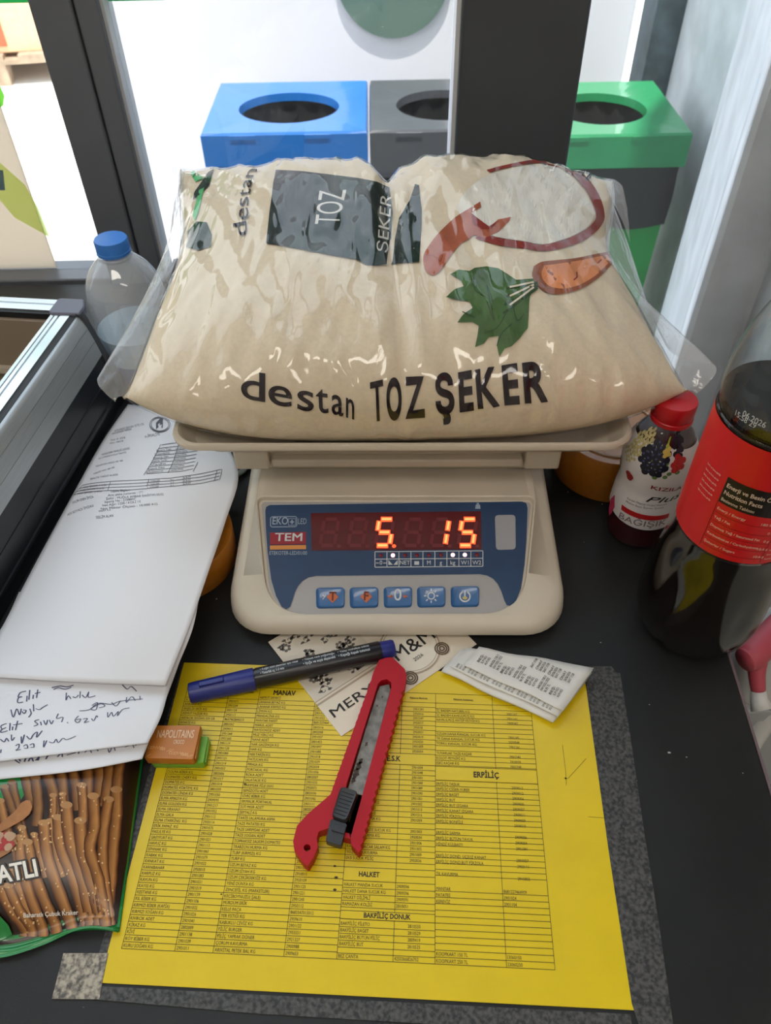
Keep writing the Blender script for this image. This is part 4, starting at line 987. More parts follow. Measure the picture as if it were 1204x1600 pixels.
# ------------------------------------------------------------------ two small chocolate bars
def choc(z, pxs, m_side, label, top, h=.0085):
    P = [at(*q, z + h) for q in pxs]; o_ = P[3]
    t = thing('chocolate_bar', label, 'chocolate', (o_.x, o_.y, z), 0, 'small wrapped chocolate bars')
    pol = [(p.x - o_.x, p.y - o_.y) for p in P]
    mx, my = sum(p[0] for p in pol) / 4, sum(p[1] for p in pol) / 4
    ring = lambda k, zz: [(mx + (x - mx) * k, my + (y - my) * k, zz) for x, y in ordered_rrect([pol[1], pol[0], pol[3], pol[2]], (.0012,) * 4, 3)]
    MB().loft([ring(.97, 0), ring(1.0, .001), ring(1.0, h - .0012), ring(.975, h)]).build('wrapper', m_side, t, smooth=True)
    for k, e_ in ((0, -1), (1, 1)):
        a, b = (Vector(pol[0]), Vector(pol[3])) if k == 0 else (Vector(pol[1]), Vector(pol[2]))
        MB().box(-.0003, .0003, -.0, (b - a).length * .86, .0012, h - .0018).build('wrapper_fold', m_side, t).location = (*(a.lerp(b, .93) + Vector((e_ * .0006, 0))), 0)
    if top:
        f = lambda u, v: tuple(Vector((*(Vector(pol[3]).lerp(Vector(pol[2]), u)).lerp(Vector(pol[0]).lerp(Vector(pol[1]), u), v), h + .0002)))
        lt_ = MB(); put_text(lt_, 'NAPOLITAINS', f, .16, .62, .24, w=.74, bold=.012); put_text(lt_, 'CROCO', f, .52, .44, .12, w=.22, bold=.012)
        lt_.build('wrapper_lettering', mat('choc_cream', srgb(226, 196, 160), .5), t)
        pt = MB(); r2 = random.Random(4)
        for k in range(20):
            u = .03 + .94 * ((k * .618) % 1); v = .05 + .30 * ((k * .377) % 1); kd_ = k % 4
            if kd_ == 0: stroke(pt, [(u, v), (min(u + .08, .98), v + .08)], .014, f)
            elif kd_ == 1: stroke(pt, [(u + .025 * math.cos(a), v + .04 * math.sin(a)) for a in [2 * PI * i / 10 for i in range(10)]], .012, f, True)
            elif kd_ == 2: stroke(pt, [(u, v + .08), (min(u + .03, .97), v), (min(u + .06, .99), v + .08)], .013, f)
            else: stroke(pt, [(u, v), (u, v + .09)], .016, f); stroke(pt, [(min(u + .03, .98), v), (min(u + .03, .98), v + .09)], .016, f)
        pt.build('wrapper_pattern', mat('choc_pale', srgb(226, 172, 112), .5), t)
    return t
choc(.0008, [(245, 1150), (326, 1150), (318, 1192), (236, 1192)], mat('wrapper_green', srgb(110, 170, 50), .35, noise=.2, nscale=60), 'small bright green wrapped chocolate bar under the orange one on the list', False, .008)
choc(.0090, [(236, 1133), (314, 1133), (302, 1187), (226, 1185)], mat('wrapper_orange', srgb(184, 112, 40), .4, noise=.05, nscale=60), 'small orange wrapped chocolate bar lying on top of the green one', True, .008)

# ------------------------------------------------------------------ aluminium framed showcase on the left
SH = Vector((-.268, .640, 0)); SHA = -.129
case_ = thing('counter_showcase', 'aluminium framed showcase with a black lower side along the left of the counter', 'showcase', (SH.x, SH.y, 0), SHA)
M_alu = mat('brushed_aluminium', srgb(176, 180, 182), .38, metal=.55, noise=.06, nscale=30, stretch=(60, 1, 60))
M_alu2 = mat('polished_aluminium', srgb(205, 210, 214), .22, metal=.8)
M_cblk = mat('showcase_black', srgb(30, 33, 38), .32)
M_rub = mat('gasket_black', srgb(24, 25, 27), .6)
def rail(name, prof, m, y0, y1, parent=case_, **k):
    return MB().loft([[(x, y0, z) for x, z in prof], [(x, y1, z) for x, z in prof]]).build(name, m, parent, **k)
YN = -.95
rail('lower_panel', [(0, .001), (-.0075, .0565), (-.02, .0565), (-.02, .001)], M_cblk, YN, 0)
rail('panel_bead', [(.0003, .014), (-.0002, .0165), (-.004, .0165), (-.004, .014)], M_cblk, YN, 0)
rail('panel_bead', [(-.0036, .034), (-.0040, .0362), (-.008, .0362), (-.008, .034)], M_cblk, YN, 0)
rail('side_profile', [(-.0072, .0570), (-.0100, .0718), (-.0104, .0718), (-.0104, .0724), (-.0100, .0724), (-.0132, .0858), (-.0136, .0858), (-.0136, .0864), (-.0132, .0864), (-.0160, .0945), (-.0180, .0975), (-.0205, .0985), (-.026, .0985), (-.026, .0570)], M_alu, YN, 0, smooth=True)
rail('gasket', [(-.0206, .0975), (-.0206, .0988), (-.0262, .0995), (-.0262, .0975)], M_rub, YN, 0)
rail('top_profile', [(-.0262, .0965), (-.0262, .1003), (-.0350, .1003), (-.0352, .0990), (-.0368, .0990), (-.0370, .1003), (-.0400, .1003), (-.0402, .099), (-.0412, .099), (-.0414, .1003), (-.0450, .1000), (-.0450, .0965)], M_alu2, YN, 0)
rail('inner_wall', [(-.0430, .097), (-.0450, .097), (-.0450, .001), (-.0430, .001)], mat('showcase_beige', srgb(150, 134, 116), .6), YN, 0)
# rear rail runs away to the left
def rail_b(name, prof, m, **k):
    return MB().loft([[(-.045, y, z) for y, z in prof], [(-.75, y, z) for y, z in prof]]).build(name, m, case_, **k)
rail_b('rear_top_profile', [(.0235, .0965), (.0235, .1003), (.0160, .1003), (.0155, .0990), (.0140, .0990), (.0135, .1003), (.0045, .1003), (.0045, .0965)], M_alu2)
rail_b('rear_gasket', [(.0045, .0965), (.0045, .0990), (.000, .0990), (.000, .0930), (.004, .0930)], M_rub)
rail_b('rear_panel', [(.000, .0925), (-.004, .0925), (-.004, .040), (-.0035, .0395), (.004, .0395), (.004, .0925)], MATS['showcase_beige'])
rail_b('rear_ledge', [(.004, .0390), (-.010, .0390), (-.0105, .0330), (.004, .0330)], mat('showcase_ledge', srgb(196, 182, 164), .5))
rail_b('rear_lower_panel', [(.004, .0330), (-.004, .0330), (-.004, .001), (.004, .001)], MATS['showcase_beige'])
rail_b('rear_outer_panel', [(.0235, .0965), (.0235, .001), (.021, .001), (.021, .0965)], M_cblk)
# corner cap
M_capb = mat('corner_cap_grey', srgb(104, 106, 122), .45); 
cc = MB().prism([(-.0165, -.001), (-.0165, .012), (-.022, .0245), (-.046, .0245), (-.048, .022), (-.048, .001), (-.044, -.0025)], lambda x, y: (x, y, .094), lambda x, y: (x, y, .1022))
cap_o = cc.build('corner_cap', M_capb, case_, bevel=.0015)
fl_ = [(.0012, .0005), (.0012, .030), (-.0065, .0585), (-.0150, .0965), (-.0172, .1012), (-.0215, .1018), (-.0215, .094), (-.018, .09), (-.012, .0585), (-.004, .0005)]
MB().loft([[(x + (.0006 if i else 0), y, z) for x, z in fl_] for i, y in enumerate((-.0015, .0065))]).build('corner_flange', mat('corner_black', srgb(58, 62, 68), .5), case_, bevel=.001)

# ------------------------------------------------------------------ papers piled against the showcase
M_pap = mat('white_paper', srgb(226, 226, 230), .75)
def paper_fn(rows):
    G = [[Vector(p) for p in r] for r in rows]
    def cr_(P, t):
        n = len(P) - 1; t = min(max(t, 0), 1) * n; i = min(int(t), n - 1); u = t - i
        a, b, c, d = P[max(i - 1, 0)], P[i], P[i + 1], P[min(i + 2, n)]
        return .5 * ((2 * b) + (c - a) * u + (2 * a - 5 * b + 4 * c - d) * u * u + (3 * b - a - 3 * c + d) * u ** 3)
    return lambda u, v: cr_([cr_(r, u) for r in G], v)
def paper(name, rows, label, dz=0, nu=20, nv=30, group=None):
    f = paper_fn(rows); o_ = f(.5, .5)
    root = MB().grid([[f(i / nu, j / nv) - o_ for j in range(nv + 1)] for i in range(nu + 1)]).build(name, M_pap, smooth='all', solid=.0003)
    root.location = o_; tag(root, label, 'paper', group)
    def fn(h=.0004):
        def g(u, v):
            e = 1e-3; p = f(u, v); n = (f(u + e, v) - f(u - e, v)).cross(f(u, v - e) - f(u, v + e)); n.normalize()
            if n.z < 0: n = -n
            return p + n * h - o_
        return g
    return root, fn()
A3 = lambda px, py, z: at(px, py, z)
P1 = [[A3(200, 632, .004), A3(262, 640, .008), A3(338, 672, .020)],
      [A3(160, 690, .008), A3(250, 712, .034), A3(372, 736, .044)],
      [A3(118, 765, .012), A3(225, 790, .044), A3(352, 815, .0450)],
      [A3(62, 868, .014), A3(190, 880, .044), A3(326, 892, .0450)],
      [A3(6, 975, .020), A3(150, 985, .040), A3(296, 978, .040)],
      [A3(-38, 1056, .034), A3(125, 1066, .034), A3(258, 1071, .031)]]
p1, F1 = paper('delivery_note', P1, 'white printed delivery note curling over the pile of papers by the showcase')
inv_t = MB(); M_inkg = mat('faint_ink', srgb(92, 92, 98), .7)
def p1uv(px, py, z=.03, n=26):      # where on the sheet the photograph shows a mark
    best = None; tgt = None
    for i in range(n + 1):
        for j in range(n + 1):
            w_ = P1f(i / n, j / n); d_ = w_ - cC; zz = d_.dot(cF); x = 602 + CAM_F * d_.dot(cR) / zz; y = 800 - CAM_F * d_.dot(cU) / zz
            e = (x - px) ** 2 + (y - py) ** 2
            if best is None or e < best: best = e; tgt = (i / n, j / n, x, y)
    u, v, x, y = tgt
    for _ in range(8):
        e = .004
        def pr(u, v):
            d_ = P1f(u, v) - cC; zz = d_.dot(cF); return Vector((602 + CAM_F * d_.dot(cR) / zz, 800 - CAM_F * d_.dot(cU) / zz))
        p = pr(u, v); du = (pr(u + e, v) - p) / e; dv = (pr(u, v + e) - p) / e; r = Vector((px, py)) - p
        det = du.x * dv.y - du.y * dv.x
        if abs(det) < 1e-9: break
        u += (r.x * dv.y - r.y * dv.x) / det; v += (du.x * r.y - du.y * r.x) / det
    return min(max(u, .005), .995), min(max(v, .005), .995)
P1f = paper_fn(P1)
c5 = lambda x, y: (x * .3322, 430 + y * .3322)     # reading off the enlarged paper
def ptext(mb, s_, x, y, x1, y1, h, bold=0.):
    a, b = p1uv(*c5(x, y)), p1uv(*c5(x1, y1)); hh = p1uv(*c5(x, y - h))
    vs, fs, tw = text_geo(s_, bold)
    if not vs: return
    mb.add([F1(a[0] + (b[0] - a[0]) * p / tw + (hh[0] - a[0]) * q, a[1] + (b[1] - a[1]) * p / tw + (hh[1] - a[1]) * q) for p, q in vs], fs)
for s_, x, y, x1, y1, h in (('SAYIN: MARKET GIDA SAN. VE TİC. LTD.', 540, 738, 680, 705, 9), ('VERGİ DAİRESİ: MERKEZ', 525, 752, 620, 728, 7), ('Tel: 0 252', 520, 782, 590, 768, 7), ('Vkn: 4810', 515, 796, 580, 784, 7),
                            ('MUSTAFA KEMAL MAHALLESİ CADDESİ', 480, 850, 612, 820, 9), ('NO: 12 MERKEZ MUĞLA TÜRKİYE', 465, 868, 595, 838, 7), ('TELEFON 0252 00 00', 450, 905, 580, 876, 7), ('VERGİ NO 48100', 440, 940, 540, 908, 7), ('İRSALİYE TARİHİ 06.2026', 425, 965, 556, 942, 8),
                            ('Taşıma Bilgileri:', 520, 1024, 612, 1016, 11), ('Araç plaka numarası : 171', 508, 1042, 672, 1026, 11), ('Şoför : MUĞLA AMBAR DAĞITIM 0532', 500, 1058, 770, 1036, 11), ('Sipariş No : 2108847', 492, 1074, 638, 1058, 11), ('Net Ağır: 1250 / KOLİ 12', 483, 1090, 662, 1070, 11), ('Net Miktar Ölçüsü : 10.000 KG', 475, 1106, 742, 1082, 11), ('PAKET A.Z', 466, 1116, 522, 1108, 9),
                            ('TESLİM ALAN', 450, 1148, 534, 1138, 13), ('TESLİM EDEN İMZA', 340, 1078, 442, 1048, 11), ('ADI SOYADI İMZASI', 318, 1134, 442, 1090, 11), ('e-İRSALİYE', 682, 766, 752, 754, 13)):
    ptext(inv_t, s_, x, y, x1, y1, h, .006 if s_ in ('TESLİM ALAN', 'e-İRSALİYE', 'Taşıma Bilgileri:') else 0)
inv_t.build('printed_text', M_inkg, p1)
tb = MB()
def pline(pts, w=.0032, cl=False):
    U = [p1uv(*c5(*q)) for q in pts]; V = []
    for (a, b), (c, d) in zip(U, U[1:]): V += [(a + (c - a) * k / 12, b + (d - b) * k / 12) for k in range(12)]
    stroke(tb, V + U[-1:], w, F1, cl)
for k in range(9):
    pline([(752 - 8 * k + (0 if k else 8), 800 + 17 * k), (852, 790 + 17 * k - 2), (940 - 4 * k, 782 + 17 * k - 6)], .0022)
for q in ([(756, 796), (676, 942)], [(838, 800), (790, 932)], [(930, 880), (908, 924)]): pline(q, .003)
for k in range(4):
    pline([(388 - 14 * k, 990 + 15 * k), (600, 968 + 15 * k - 1), (800, 956 + 13 * k), (940, 936 + 15 * k), (1040 - 4 * k, 914 + 16 * k)], .0022)
for q in ([(1044, 914), (1032, 964)], [(1020, 920), (1008, 966)], [(520, 974), (508, 1012)], [(388, 990), (346, 1036)], [(700, 962), (690, 995)]): pline(q, .003)
for k in range(8):
    if k: ptext(tb, ['Sevk No', 'Fatura Tipi', 'Düzenleme', 'Sipariş No', 'Ödeme Tarihi', 'Vade', 'Kayıt No', 'Ödeme'][k], 745 - 8 * k, 814 + 17 * k, 810 - 6 * k, 806 + 17 * k, 9); ptext(tb, '10/06/2026', 832 - 4 * k, 804 + 17 * k, 890 - 4 * k, 797 + 17 * k, 8)
for k in range(3):
    ptext(tb, '1.250,00', 700 - 3 * k, 976 + 14 * k, 752 - 3 * k, 970 + 14 * k, 8); ptext(tb, '%1', 800, 968 + 14 * k, 816, 966 + 14 * k, 8); ptext(tb, '250', 858, 960 + 14 * k, 896, 953 + 14 * k, 9); ptext(tb, 'TOZ ŞEKER 5 KG', 392 - 14 * k, 1004 + 15 * k, 500 - 10 * k, 992 + 15 * k, 8)
tb.build('printed_table', M_inkg, p1)
lg = MB(); lc = p1uv(*c5(752, 704))
for r_ in (1.0, .86): stroke(lg, [p1uv(*c5(752 + 48 * r_ * math.cos(a), 704 + 36 * r_ * math.sin(a))) for a in [2 * PI * k / 22 for k in range(22)]], .004, F1, True)
stroke(lg, [p1uv(*c5(*q)) for q in [(740, 722), (738, 700), (752, 686), (766, 684)]], .02, F1); stroke(lg, [p1uv(*c5(*q)) for q in [(752, 700), (764, 698), (762, 720)]], .012, F1)
lg.build('round_stamp_print', M_inkg, p1)
P2 = [[A3(30, 925, .014), A3(180, 935, .0385), A3(312, 925, .0415)], [A3(0, 985, .017), A3(150, 985, .036), A3(300, 985, .0375)], [A3(-60, 1060, .030), A3(120, 1078, .0300), A3(268, 1064, .0255)], [A3(-80, 1128, .033), A3(110, 1135, .0335), A3(252, 1118, .0265)], [A3(-90, 1201, .0340), A3(110, 1176, .0345), A3(231, 1161, .0270)]]
p2, F2_ = paper('order_note', P2, 'white sheet with handwritten orders sticking out under the delivery note')
P1f = paper_fn(P2)
hw = MB(); F1 = F2_
def hand(pts, w=.0046, k=5):        # pen strokes read off the enlarged crop
    L = smooth_line([(x * .3488, 960 + y * .3488) for x, y in pts], k)
    stroke(hw, [p1uv(p.x, p.y, n=14) for p in L], w, F2_)
W_ = [[(118, 345), (92, 352), (82, 372), (100, 370), (84, 374), (80, 396), (104, 394)], [(122, 366), (120, 392)], [(134, 340), (130, 384)], [(150, 362), (148, 380)], [(170, 338), (164, 376)], [(156, 356), (182, 350)],
      [(232, 330), (270, 322), (300, 326), (330, 318)], [(240, 338), (262, 330), (292, 336), (320, 328)], [(548, 316), (570, 336), (588, 324), (612, 346)],
      [(50, 428), (60, 462), (76, 424), (88, 452), (96, 424)], [(100, 436), (108, 446), (118, 432), (104, 430)], [(134, 424), (140, 446), (128, 462)], [(150, 404), (152, 436)], [(160, 424), (178, 428), (192, 418), (214, 406)],
      [(298, 352), (296, 386), (306, 366), (318, 380)], [(326, 370), (340, 374), (352, 362)], [(360, 346), (358, 376)], [(368, 362), (384, 374), (398, 348), (396, 372), (428, 366)],
      [(30, 490), (6, 500), (10, 514), (28, 508), (8, 518), (6, 530), (36, 522)], [(46, 488), (44, 522)], [(58, 504), (56, 520)], [(80, 478), (70, 520)], [(60, 496), (102, 490)], [(176, 472), (156, 480), (170, 494), (152, 502)], [(182, 482), (186, 498)], [(196, 476), (206, 496), (214, 474)], [(222, 474), (230, 492), (240, 476)],
      [(262, 446), (254, 468), (282, 462), (276, 484)], [(302, 484), (304, 488)], [(352, 456), (336, 476), (350, 486), (362, 470), (340, 474)], [(372, 470), (392, 468), (378, 486), (400, 480)], [(410, 468), (420, 478), (432, 456), (438, 462)], [(482, 440), (484, 462), (500, 440), (508, 458), (530, 436), (526, 456), (548, 428), (580, 420)],
      [(356, 434), (400, 428), (440, 400), (500, 404), (540, 390), (640, 380)], [(412, 410), (436, 396), (430, 428), (408, 424), (450, 402), (470, 412), (444, 420)], [(500, 396), (520, 412), (540, 388)], [(568, 372), (566, 396), (590, 370), (606, 388)], [(626, 366), (628, 384)],
      [(2, 560), (20, 572), (30, 556), (40, 570)], [(52, 540), (54, 566), (66, 552)], [(96, 548), (98, 580), (110, 540), (104, 560)], [(120, 546), (136, 560), (150, 540), (168, 528), (164, 552), (190, 522)],
      [(70, 590), (86, 582), (84, 600), (72, 610), (94, 606)], [(106, 592), (120, 584), (124, 600), (108, 600)], [(134, 586), (150, 580), (152, 596), (138, 596)], [(198, 566), (196, 596), (210, 566), (204, 582)], [(220, 572), (240, 576), (252, 560), (262, 576), (282, 556), (300, 562), (340, 546)], [(6, 606), (4, 622)]]
for q in W_: hand(q)
hw.build('handwriting', mat('pen_ink', srgb(70, 74, 104), .6), p2)
P3 = [[A3(20, 985, .012), A3(150, 990, .0315), A3(298, 985, .0335)], [A3(-60, 1060, .022), A3(120, 1078, .0250), A3(262, 1085, .0225)], [A3(-80, 1128, .028), A3(110, 1150, .0300), A3(244, 1130, .0225)], [A3(-90, 1226, .0300), A3(110, 1206, .0315), A3(222, 1186, .0235)]]
p3, F3 = paper('folded_note', P3, 'lowest white note in the pile, its folded edge showing upside-down writing')
P1f = paper_fn(P3); hw = MB(); F2_ = F3
for q in ([(90, 668), (70, 654), (84, 646), (92, 660)], [(110, 662), (118, 640)], [(128, 660), (140, 642), (150, 660)], [(160, 656), (176, 640), (170, 656)], [(206, 650), (216, 632)], [(258, 640), (276, 622), (280, 640)], [(300, 632), (320, 626), (340, 620)], [(352, 626), (356, 608)], [(380, 620), (400, 604), (410, 622)], [(440, 614), (430, 600)], [(484, 604), (490, 620), (500, 600)], [(512, 598), (516, 612)], [(560, 596), (590, 584), (600, 600)], [(606, 590), (630, 558), (628, 580)]): hand(q, .006, 4)
hw.build('handwriting', MATS['pen_ink'], p3)

# ------------------------------------------------------------------ tape rolls behind the scale
def tape_roll(loc_, label, R_=.0485, h=.046):
    t = thing('packing_tape_roll', label, 'tape roll', loc_, 0, 'orange packing tape rolls beside the scale')
    MB().lathe([(.0395, .0006), (R_ - .0006, 0), (R_, .001), (R_, h - .001), (R_ - .0006, h), (.0395, h - .0006)], seg=64).build('tape_winding', mat('packing_tape', srgb(190, 118, 30), .3, coat=.5, noise=.05, nscale=200), t, smooth=True)
    c = MB(); rg = [[(r * math.cos(2 * PI * k / 48), r * math.sin(2 * PI * k / 48), z) for k in range(48)] for r, z in ((.0394, .0), (.0394, h + .0008), (.0378, h + .0008), (.0378, 0))]
    c.loft(rg + [rg[0]], False, False).build('cardboard_core', mat('core_card', srgb(214, 188, 168), .8), t, smooth=True)
    return t
tape_roll((.2055, .527, .0003), 'orange packing tape roll behind the berry juice bottle')
tape_roll((-.174, .424, .0003), 'orange packing tape roll half buried under the delivery note', .0485, .031)
cb_ = MB().tube(smooth_line([(-.175, .535, .0035), (-.150, .530, .0035), (-.137, .538, .0035), (-.135, .56, .0035), (-.138, .600, .0035), (-.14, .66, .0035)], 6), .0030, 10)
cb_.tube(smooth_line([(-.175, .521, .0035), (-.150, .517, .0035), (-.132, .526, .0035), (-.129, .545, .0035), (-.130, .590, .0035), (-.131, .65, .0035)], 6), .0026, 10)
tag(cb_.build('power_cable', mat('cable_grey', srgb(176, 186, 184), .4), smooth=True), 'pale grey twin cable running behind the scale on the left', 'cable')

# ------------------------------------------------------------------ bottles
class Cyl:                          # label space of a standing bottle: f(a, z), a = arc angle measured from the side that faces the room
    def __init__(s, cx, cy, prof):
        s.c = Vector((cx, cy, 0)); d = Vector((-cx, -cy, 0)).normalized(); s.d = d; s.r = Vector((-d.y, d.x, 0)); s.p = prof
    def R(s, z):
        p = s.p
        for (r0, z0), (r1, z1) in zip(p, p[1:]):
            if z0 <= z <= z1: return r0 + (r1 - r0) * ((z - z0) / (z1 - z0) if z1 > z0 else 0)
        return p[-1][0] if z > p[-1][1] else p[0][0]
    def f(s, off): return lambda a, z: (s.d * math.cos(a) + s.r * math.sin(a)) * (s.R(z) + off) + Vector((0, 0, z))
    def hit(s, px, py):              # label coordinates of what the photograph shows at px, py
        o = cC - s.c; d = ray(px, py); R_ = s.R(.1)
        for _ in range(4):
            A = d.x ** 2 + d.y ** 2; B = o.x * d.x + o.y * d.y; C_ = o.x ** 2 + o.y ** 2 - R_ ** 2; q = max(B * B - A * C_, 0); t = (-B - math.sqrt(q)) / A
            p = o + d * t; R_ = s.R(p.z)
        return math.atan2(p.dot(s.r), p.dot(s.d)), p.z
def dense(prof, k=5):
    L = smooth_line(prof, k); return [(max(p.x, 0), p.y) for p in L]
def gtext(mb, s_, cyl, off, p0, p1, h, bold=0., shear=0, refine=.12):
    """text on a bottle label from pixel p0 to pixel p1 of the photograph, capital height h"""
    a, b = cyl.hit(*p0), cyl.hit(*p1); F = cyl.f(off); vs, fs, tw = text_geo(s_, bold)
    mb.add([F(a[0] + (b[0] - a[0]) * (x + shear * y) / tw, a[1] + (b[1] - a[1]) * x / tw + h * y) for x, y in vs], fs)
# berry juice
jp = dense([(.0235, .0008), (.0262, .004), (.0272, .016), (.0272, .034), (.0266, .050), (.0256, .062), (.0264, .072), (.0276, .085), (.0268, .096), (.0225, .108), (.0172, .1165), (.0140, .1205), (.0138, .126)], 6)
JC = (.2150, .4475)
jb = Cyl(*JC, jp)
jt = thing('juice_bottle', 'small berry juice bottle with a red cap and white fruit label beside the scale', 'bottle', (*JC, .0003))
M_jglass = clear('bottle_clear', (.93, .95, .95, 1), 1.5, .04)
MB().lathe([(0, .0005)] + jp).build('glass_body', M_jglass, jt, smooth='all')
ji = [(max(r - .0012, 0), z + .0008) for r, z in jp if z < .110]
MB().lathe([(0, .0015)] + ji + [(0, ji[-1][1])]).build('juice', mat('berry_juice', srgb(66, 8, 22), .2, coat=.4), jt, smooth=True)
cpp = MB().lathe([(0, .1225), (.0150, .1225), (.0156, .1230), (.0156, .1262), (.0150, .1268), (.0150, .128), (.0153, .1285), (.0153, .1395), (.0146, .1408), (0, .1410)], mod=lambda a, z: 1 + (.012 * math.cos(a * 40) if .129 < z < .1393 else 0), seg=160)
cpp.build('cap', mat('cap_red', srgb(196, 24, 36), .35), jt, smooth=True)
fr_ = jb.f(.0004); lbl = MB(); A0, A1 = -1.75, 1.9
zb_ = lambda a: .028 + .010 * (1 - math.cos(min(max(a - .25, -1.4), 1.4))) * .5
zt_ = lambda a: .1125 - .004 * abs(math.sin(a))
lbl.grid([[fr_(A0 + (A1 - A0) * i / 50, zb_(A0 + (A1 - A0) * i / 50) + (zt_(A0 + (A1 - A0) * i / 50) - zb_(A0 + (A1 - A0) * i / 50)) * j / 24) for j in range(25)] for i in range(51)])
lo = lbl.build('label', mat('label_white', srgb(226, 222, 224), .45), jt, smooth='all')
M_mar = mat('label_maroon', srgb(150, 34, 50), .5); M_dkb = mat('grape_black', srgb(26, 26, 44), .35); M_blu = mat('grape_blue', srgb(74, 84, 130), .4)
t1 = MB(); gtext(t1, 'KIZILAY', jb, .0007, (1016, 763), (1068, 759), .0042, .02); t1.build('label_name', M_mar, lo)
t1 = MB(); gtext(t1, 'Plus', jb, .0007, (1008, 783), (1058, 776), .0062, .004, shear=.3); t1.build('label_script', M_ink, lo)
t1 = MB(); gtext(t1, 'BAĞIŞIK', jb, .0007, (967, 808), (1038, 818), .0066, .0); t1.build('label_title', mat('label_brown', srgb(130, 104, 110), .5), lo)
t1 = MB(); gtext(t1, 'Karışık Meyveli Doğal Mineralli', jb, .0007, (980, 779), (1040, 788), .0018); gtext(t1, 'Maden Suyu İçeren İçecek', jb, .0007, (978, 784), (1036, 793), .0018); t1.build('label_small_text', MATS['label_brown'], lo)
a0, z0 = jb.hit(972, 788); a1, z1 = jb.hit(1044, 803)
MB().flat([[(a0, z0), (a0 + .03, z0 - .0052), (a1, z1 - .0040), (a1, z1 + .0012)]], jb.f(.0007), .1).build('label_bar', M_red, lo)
a0, z0 = jb.hit(953, 775); a0 = -.98
dia = [(a0 - .20, z0 + .002), (a0 - .02, z0 + .0125), (a0 + .16, z0 + .003), (a0 + .10, z0 - .006), (a0 + .02, z0 - .011), (a0 - .1, z0 - .006)]
MB().flat([dia], jb.f(.0007), .1).build('label_badge', mat('badge_pink', srgb(196, 60, 96), .5, noise=.25, nscale=900), lo)
fr2 = random.Random(11)
def berries(name, m, cx, cy, n, sx_, sy_, r_, off):
    b_ = MB(); a, z = jb.hit(cx, cy)
    for k in range(n):
        t_ = k * 2.39996; q = math.sqrt((k + .5) / n); b_.flat([circ(a + sx_ * q * math.cos(t_), z + sy_ * q * math.sin(t_), r_ / .027, 9, r_)], jb.f(off))
    o = b_.build(name, m, lo); o['kind'] = 'stuff'
berries('leaf_print', mat('label_leaf', srgb(96, 130, 70), .5, noise=.3, nscale=500), 1030, 735, 16, .55, .008, .0019, .0005)
berries('pale_grape_print', mat('grape_pale', srgb(196, 186, 132), .5, noise=.15, nscale=400), 1006, 692, 34, .40, .0115, .0018, .0006)
berries('pale_grape_print', MATS['grape_pale'], 985, 708, 18, .26, .008, .0014, .0006)
berries('leaf_print', mat('label_leaf', srgb(96, 130, 70), .5, noise=.3, nscale=500), 970, 722, 12, .13, .006, .0018, .0007)
berries('dark_grape_print', M_dkb, 1022, 718, 32, .42, .0140, .0026, .0008)
berries('grape_shine_print', M_blu, 1022, 716, 20, .36, .012, .0009, .0010)
berries('dark_grape_print', M_dkb, 1056, 690, 12, .22, .009, .0022, .0008)
berries('yellow_flower_print', mat('label_yellow', srgb(206, 182, 90), .5), 1042, 704, 8, .11, .004, .0016, .0011)
berries('strawberry_print', mat('label_strawberry', srgb(190, 40, 44), .5, noise=.2, nscale=700), 1058, 724, 9, .17, .0065, .0026, .0010)
berries('currant_print', mat('label_currant', srgb(150, 36, 40), .5), 984, 743, 3, .09, .002, .0030, .0009)
berries('blueberry_print', M_dkb, 963, 743, 2, .07, .002, .0022, .0009)
t1 = MB(); a, z = jb.hit(1043, 688); t1.flat([[(a - .03, z - .004), (a + .05, z - .003), (a + .08, z + .004), (a + .02, z + .003)]], jb.f(.0012)); t1.build('green_leaf_print', mat('label_green', srgb(140, 176, 50), .5), lo)
# cola
CCX, CCY = .2308, .3455
cpz = dense([(.0275, .0008), (.032, .003), (.0395, .014), (.0432, .030), (.0438, .046), (.0430, .062), (.0405, .084), (.0376, .102), (.0370, .113), (.0370, .118), (.0374, .1195), (.0376, .16), (.0376, .2085), (.0368, .2105), (.0372, .216), (.0385, .224), (.0380, .238), (.0350, .256), (.0300, .272), (.0235, .287), (.0170, .298), (.0135, .304), (.0132, .312)], 4)
cb2 = Cyl(CCX, CCY, cpz)
ct2 = thing('cola_bottle', 'large bottle of dark cola with a red label at the right edge of the counter', 'bottle', (CCX, CCY, .0003))
petal = lambda a, z: 1 - (.10 * max(0, math.cos(5 * a)) ** 6 * max(0, 1 - z / .034)) - (.035 * max(0, math.cos(5 * a + .6)) ** 4 * max(0, 1 - abs(z - .06) / .03))
M_pet = clear('pet_clear', (.90, .93, .92, 1), 1.45, .05, f0m=.9)
MB().lathe([(0, .004)] + cpz, mod=petal, seg=100).build('plastic_body', M_pet, ct2, smooth='all')
ci = [(max(r - .0010, 0), z + .0008) for r, z in cpz if z < .2215]
MB().lathe([(0, .005)] + ci + [(0, ci[-1][1])], mod=petal, seg=100).build('cola', mat('cola_liquid', srgb(20, 10, 8), .12, coat=.3), ct2, smooth=True)
MB().lathe([(0, .307), (.0150, .307), (.0154, .309), (.0154, .322), (.0145, .324), (0, .3242)], mod=lambda a, z: 1 + (.012 * math.cos(a * 40) if z > .31 else 0), seg=120).build('cap', MATS['cap_red'], ct2, smooth=True)
Fl = cb2.f(.0003); lb2 = MB()
lb2.grid([[Fl(2 * PI * i / 72, .1192 + (.2088 - .1192) * j / 8) for j in range(9)] for i in range(73)])
l2 = lb2.build('label', mat('cola_label_red', srgb(206, 26, 28), .35), ct2, smooth='all')
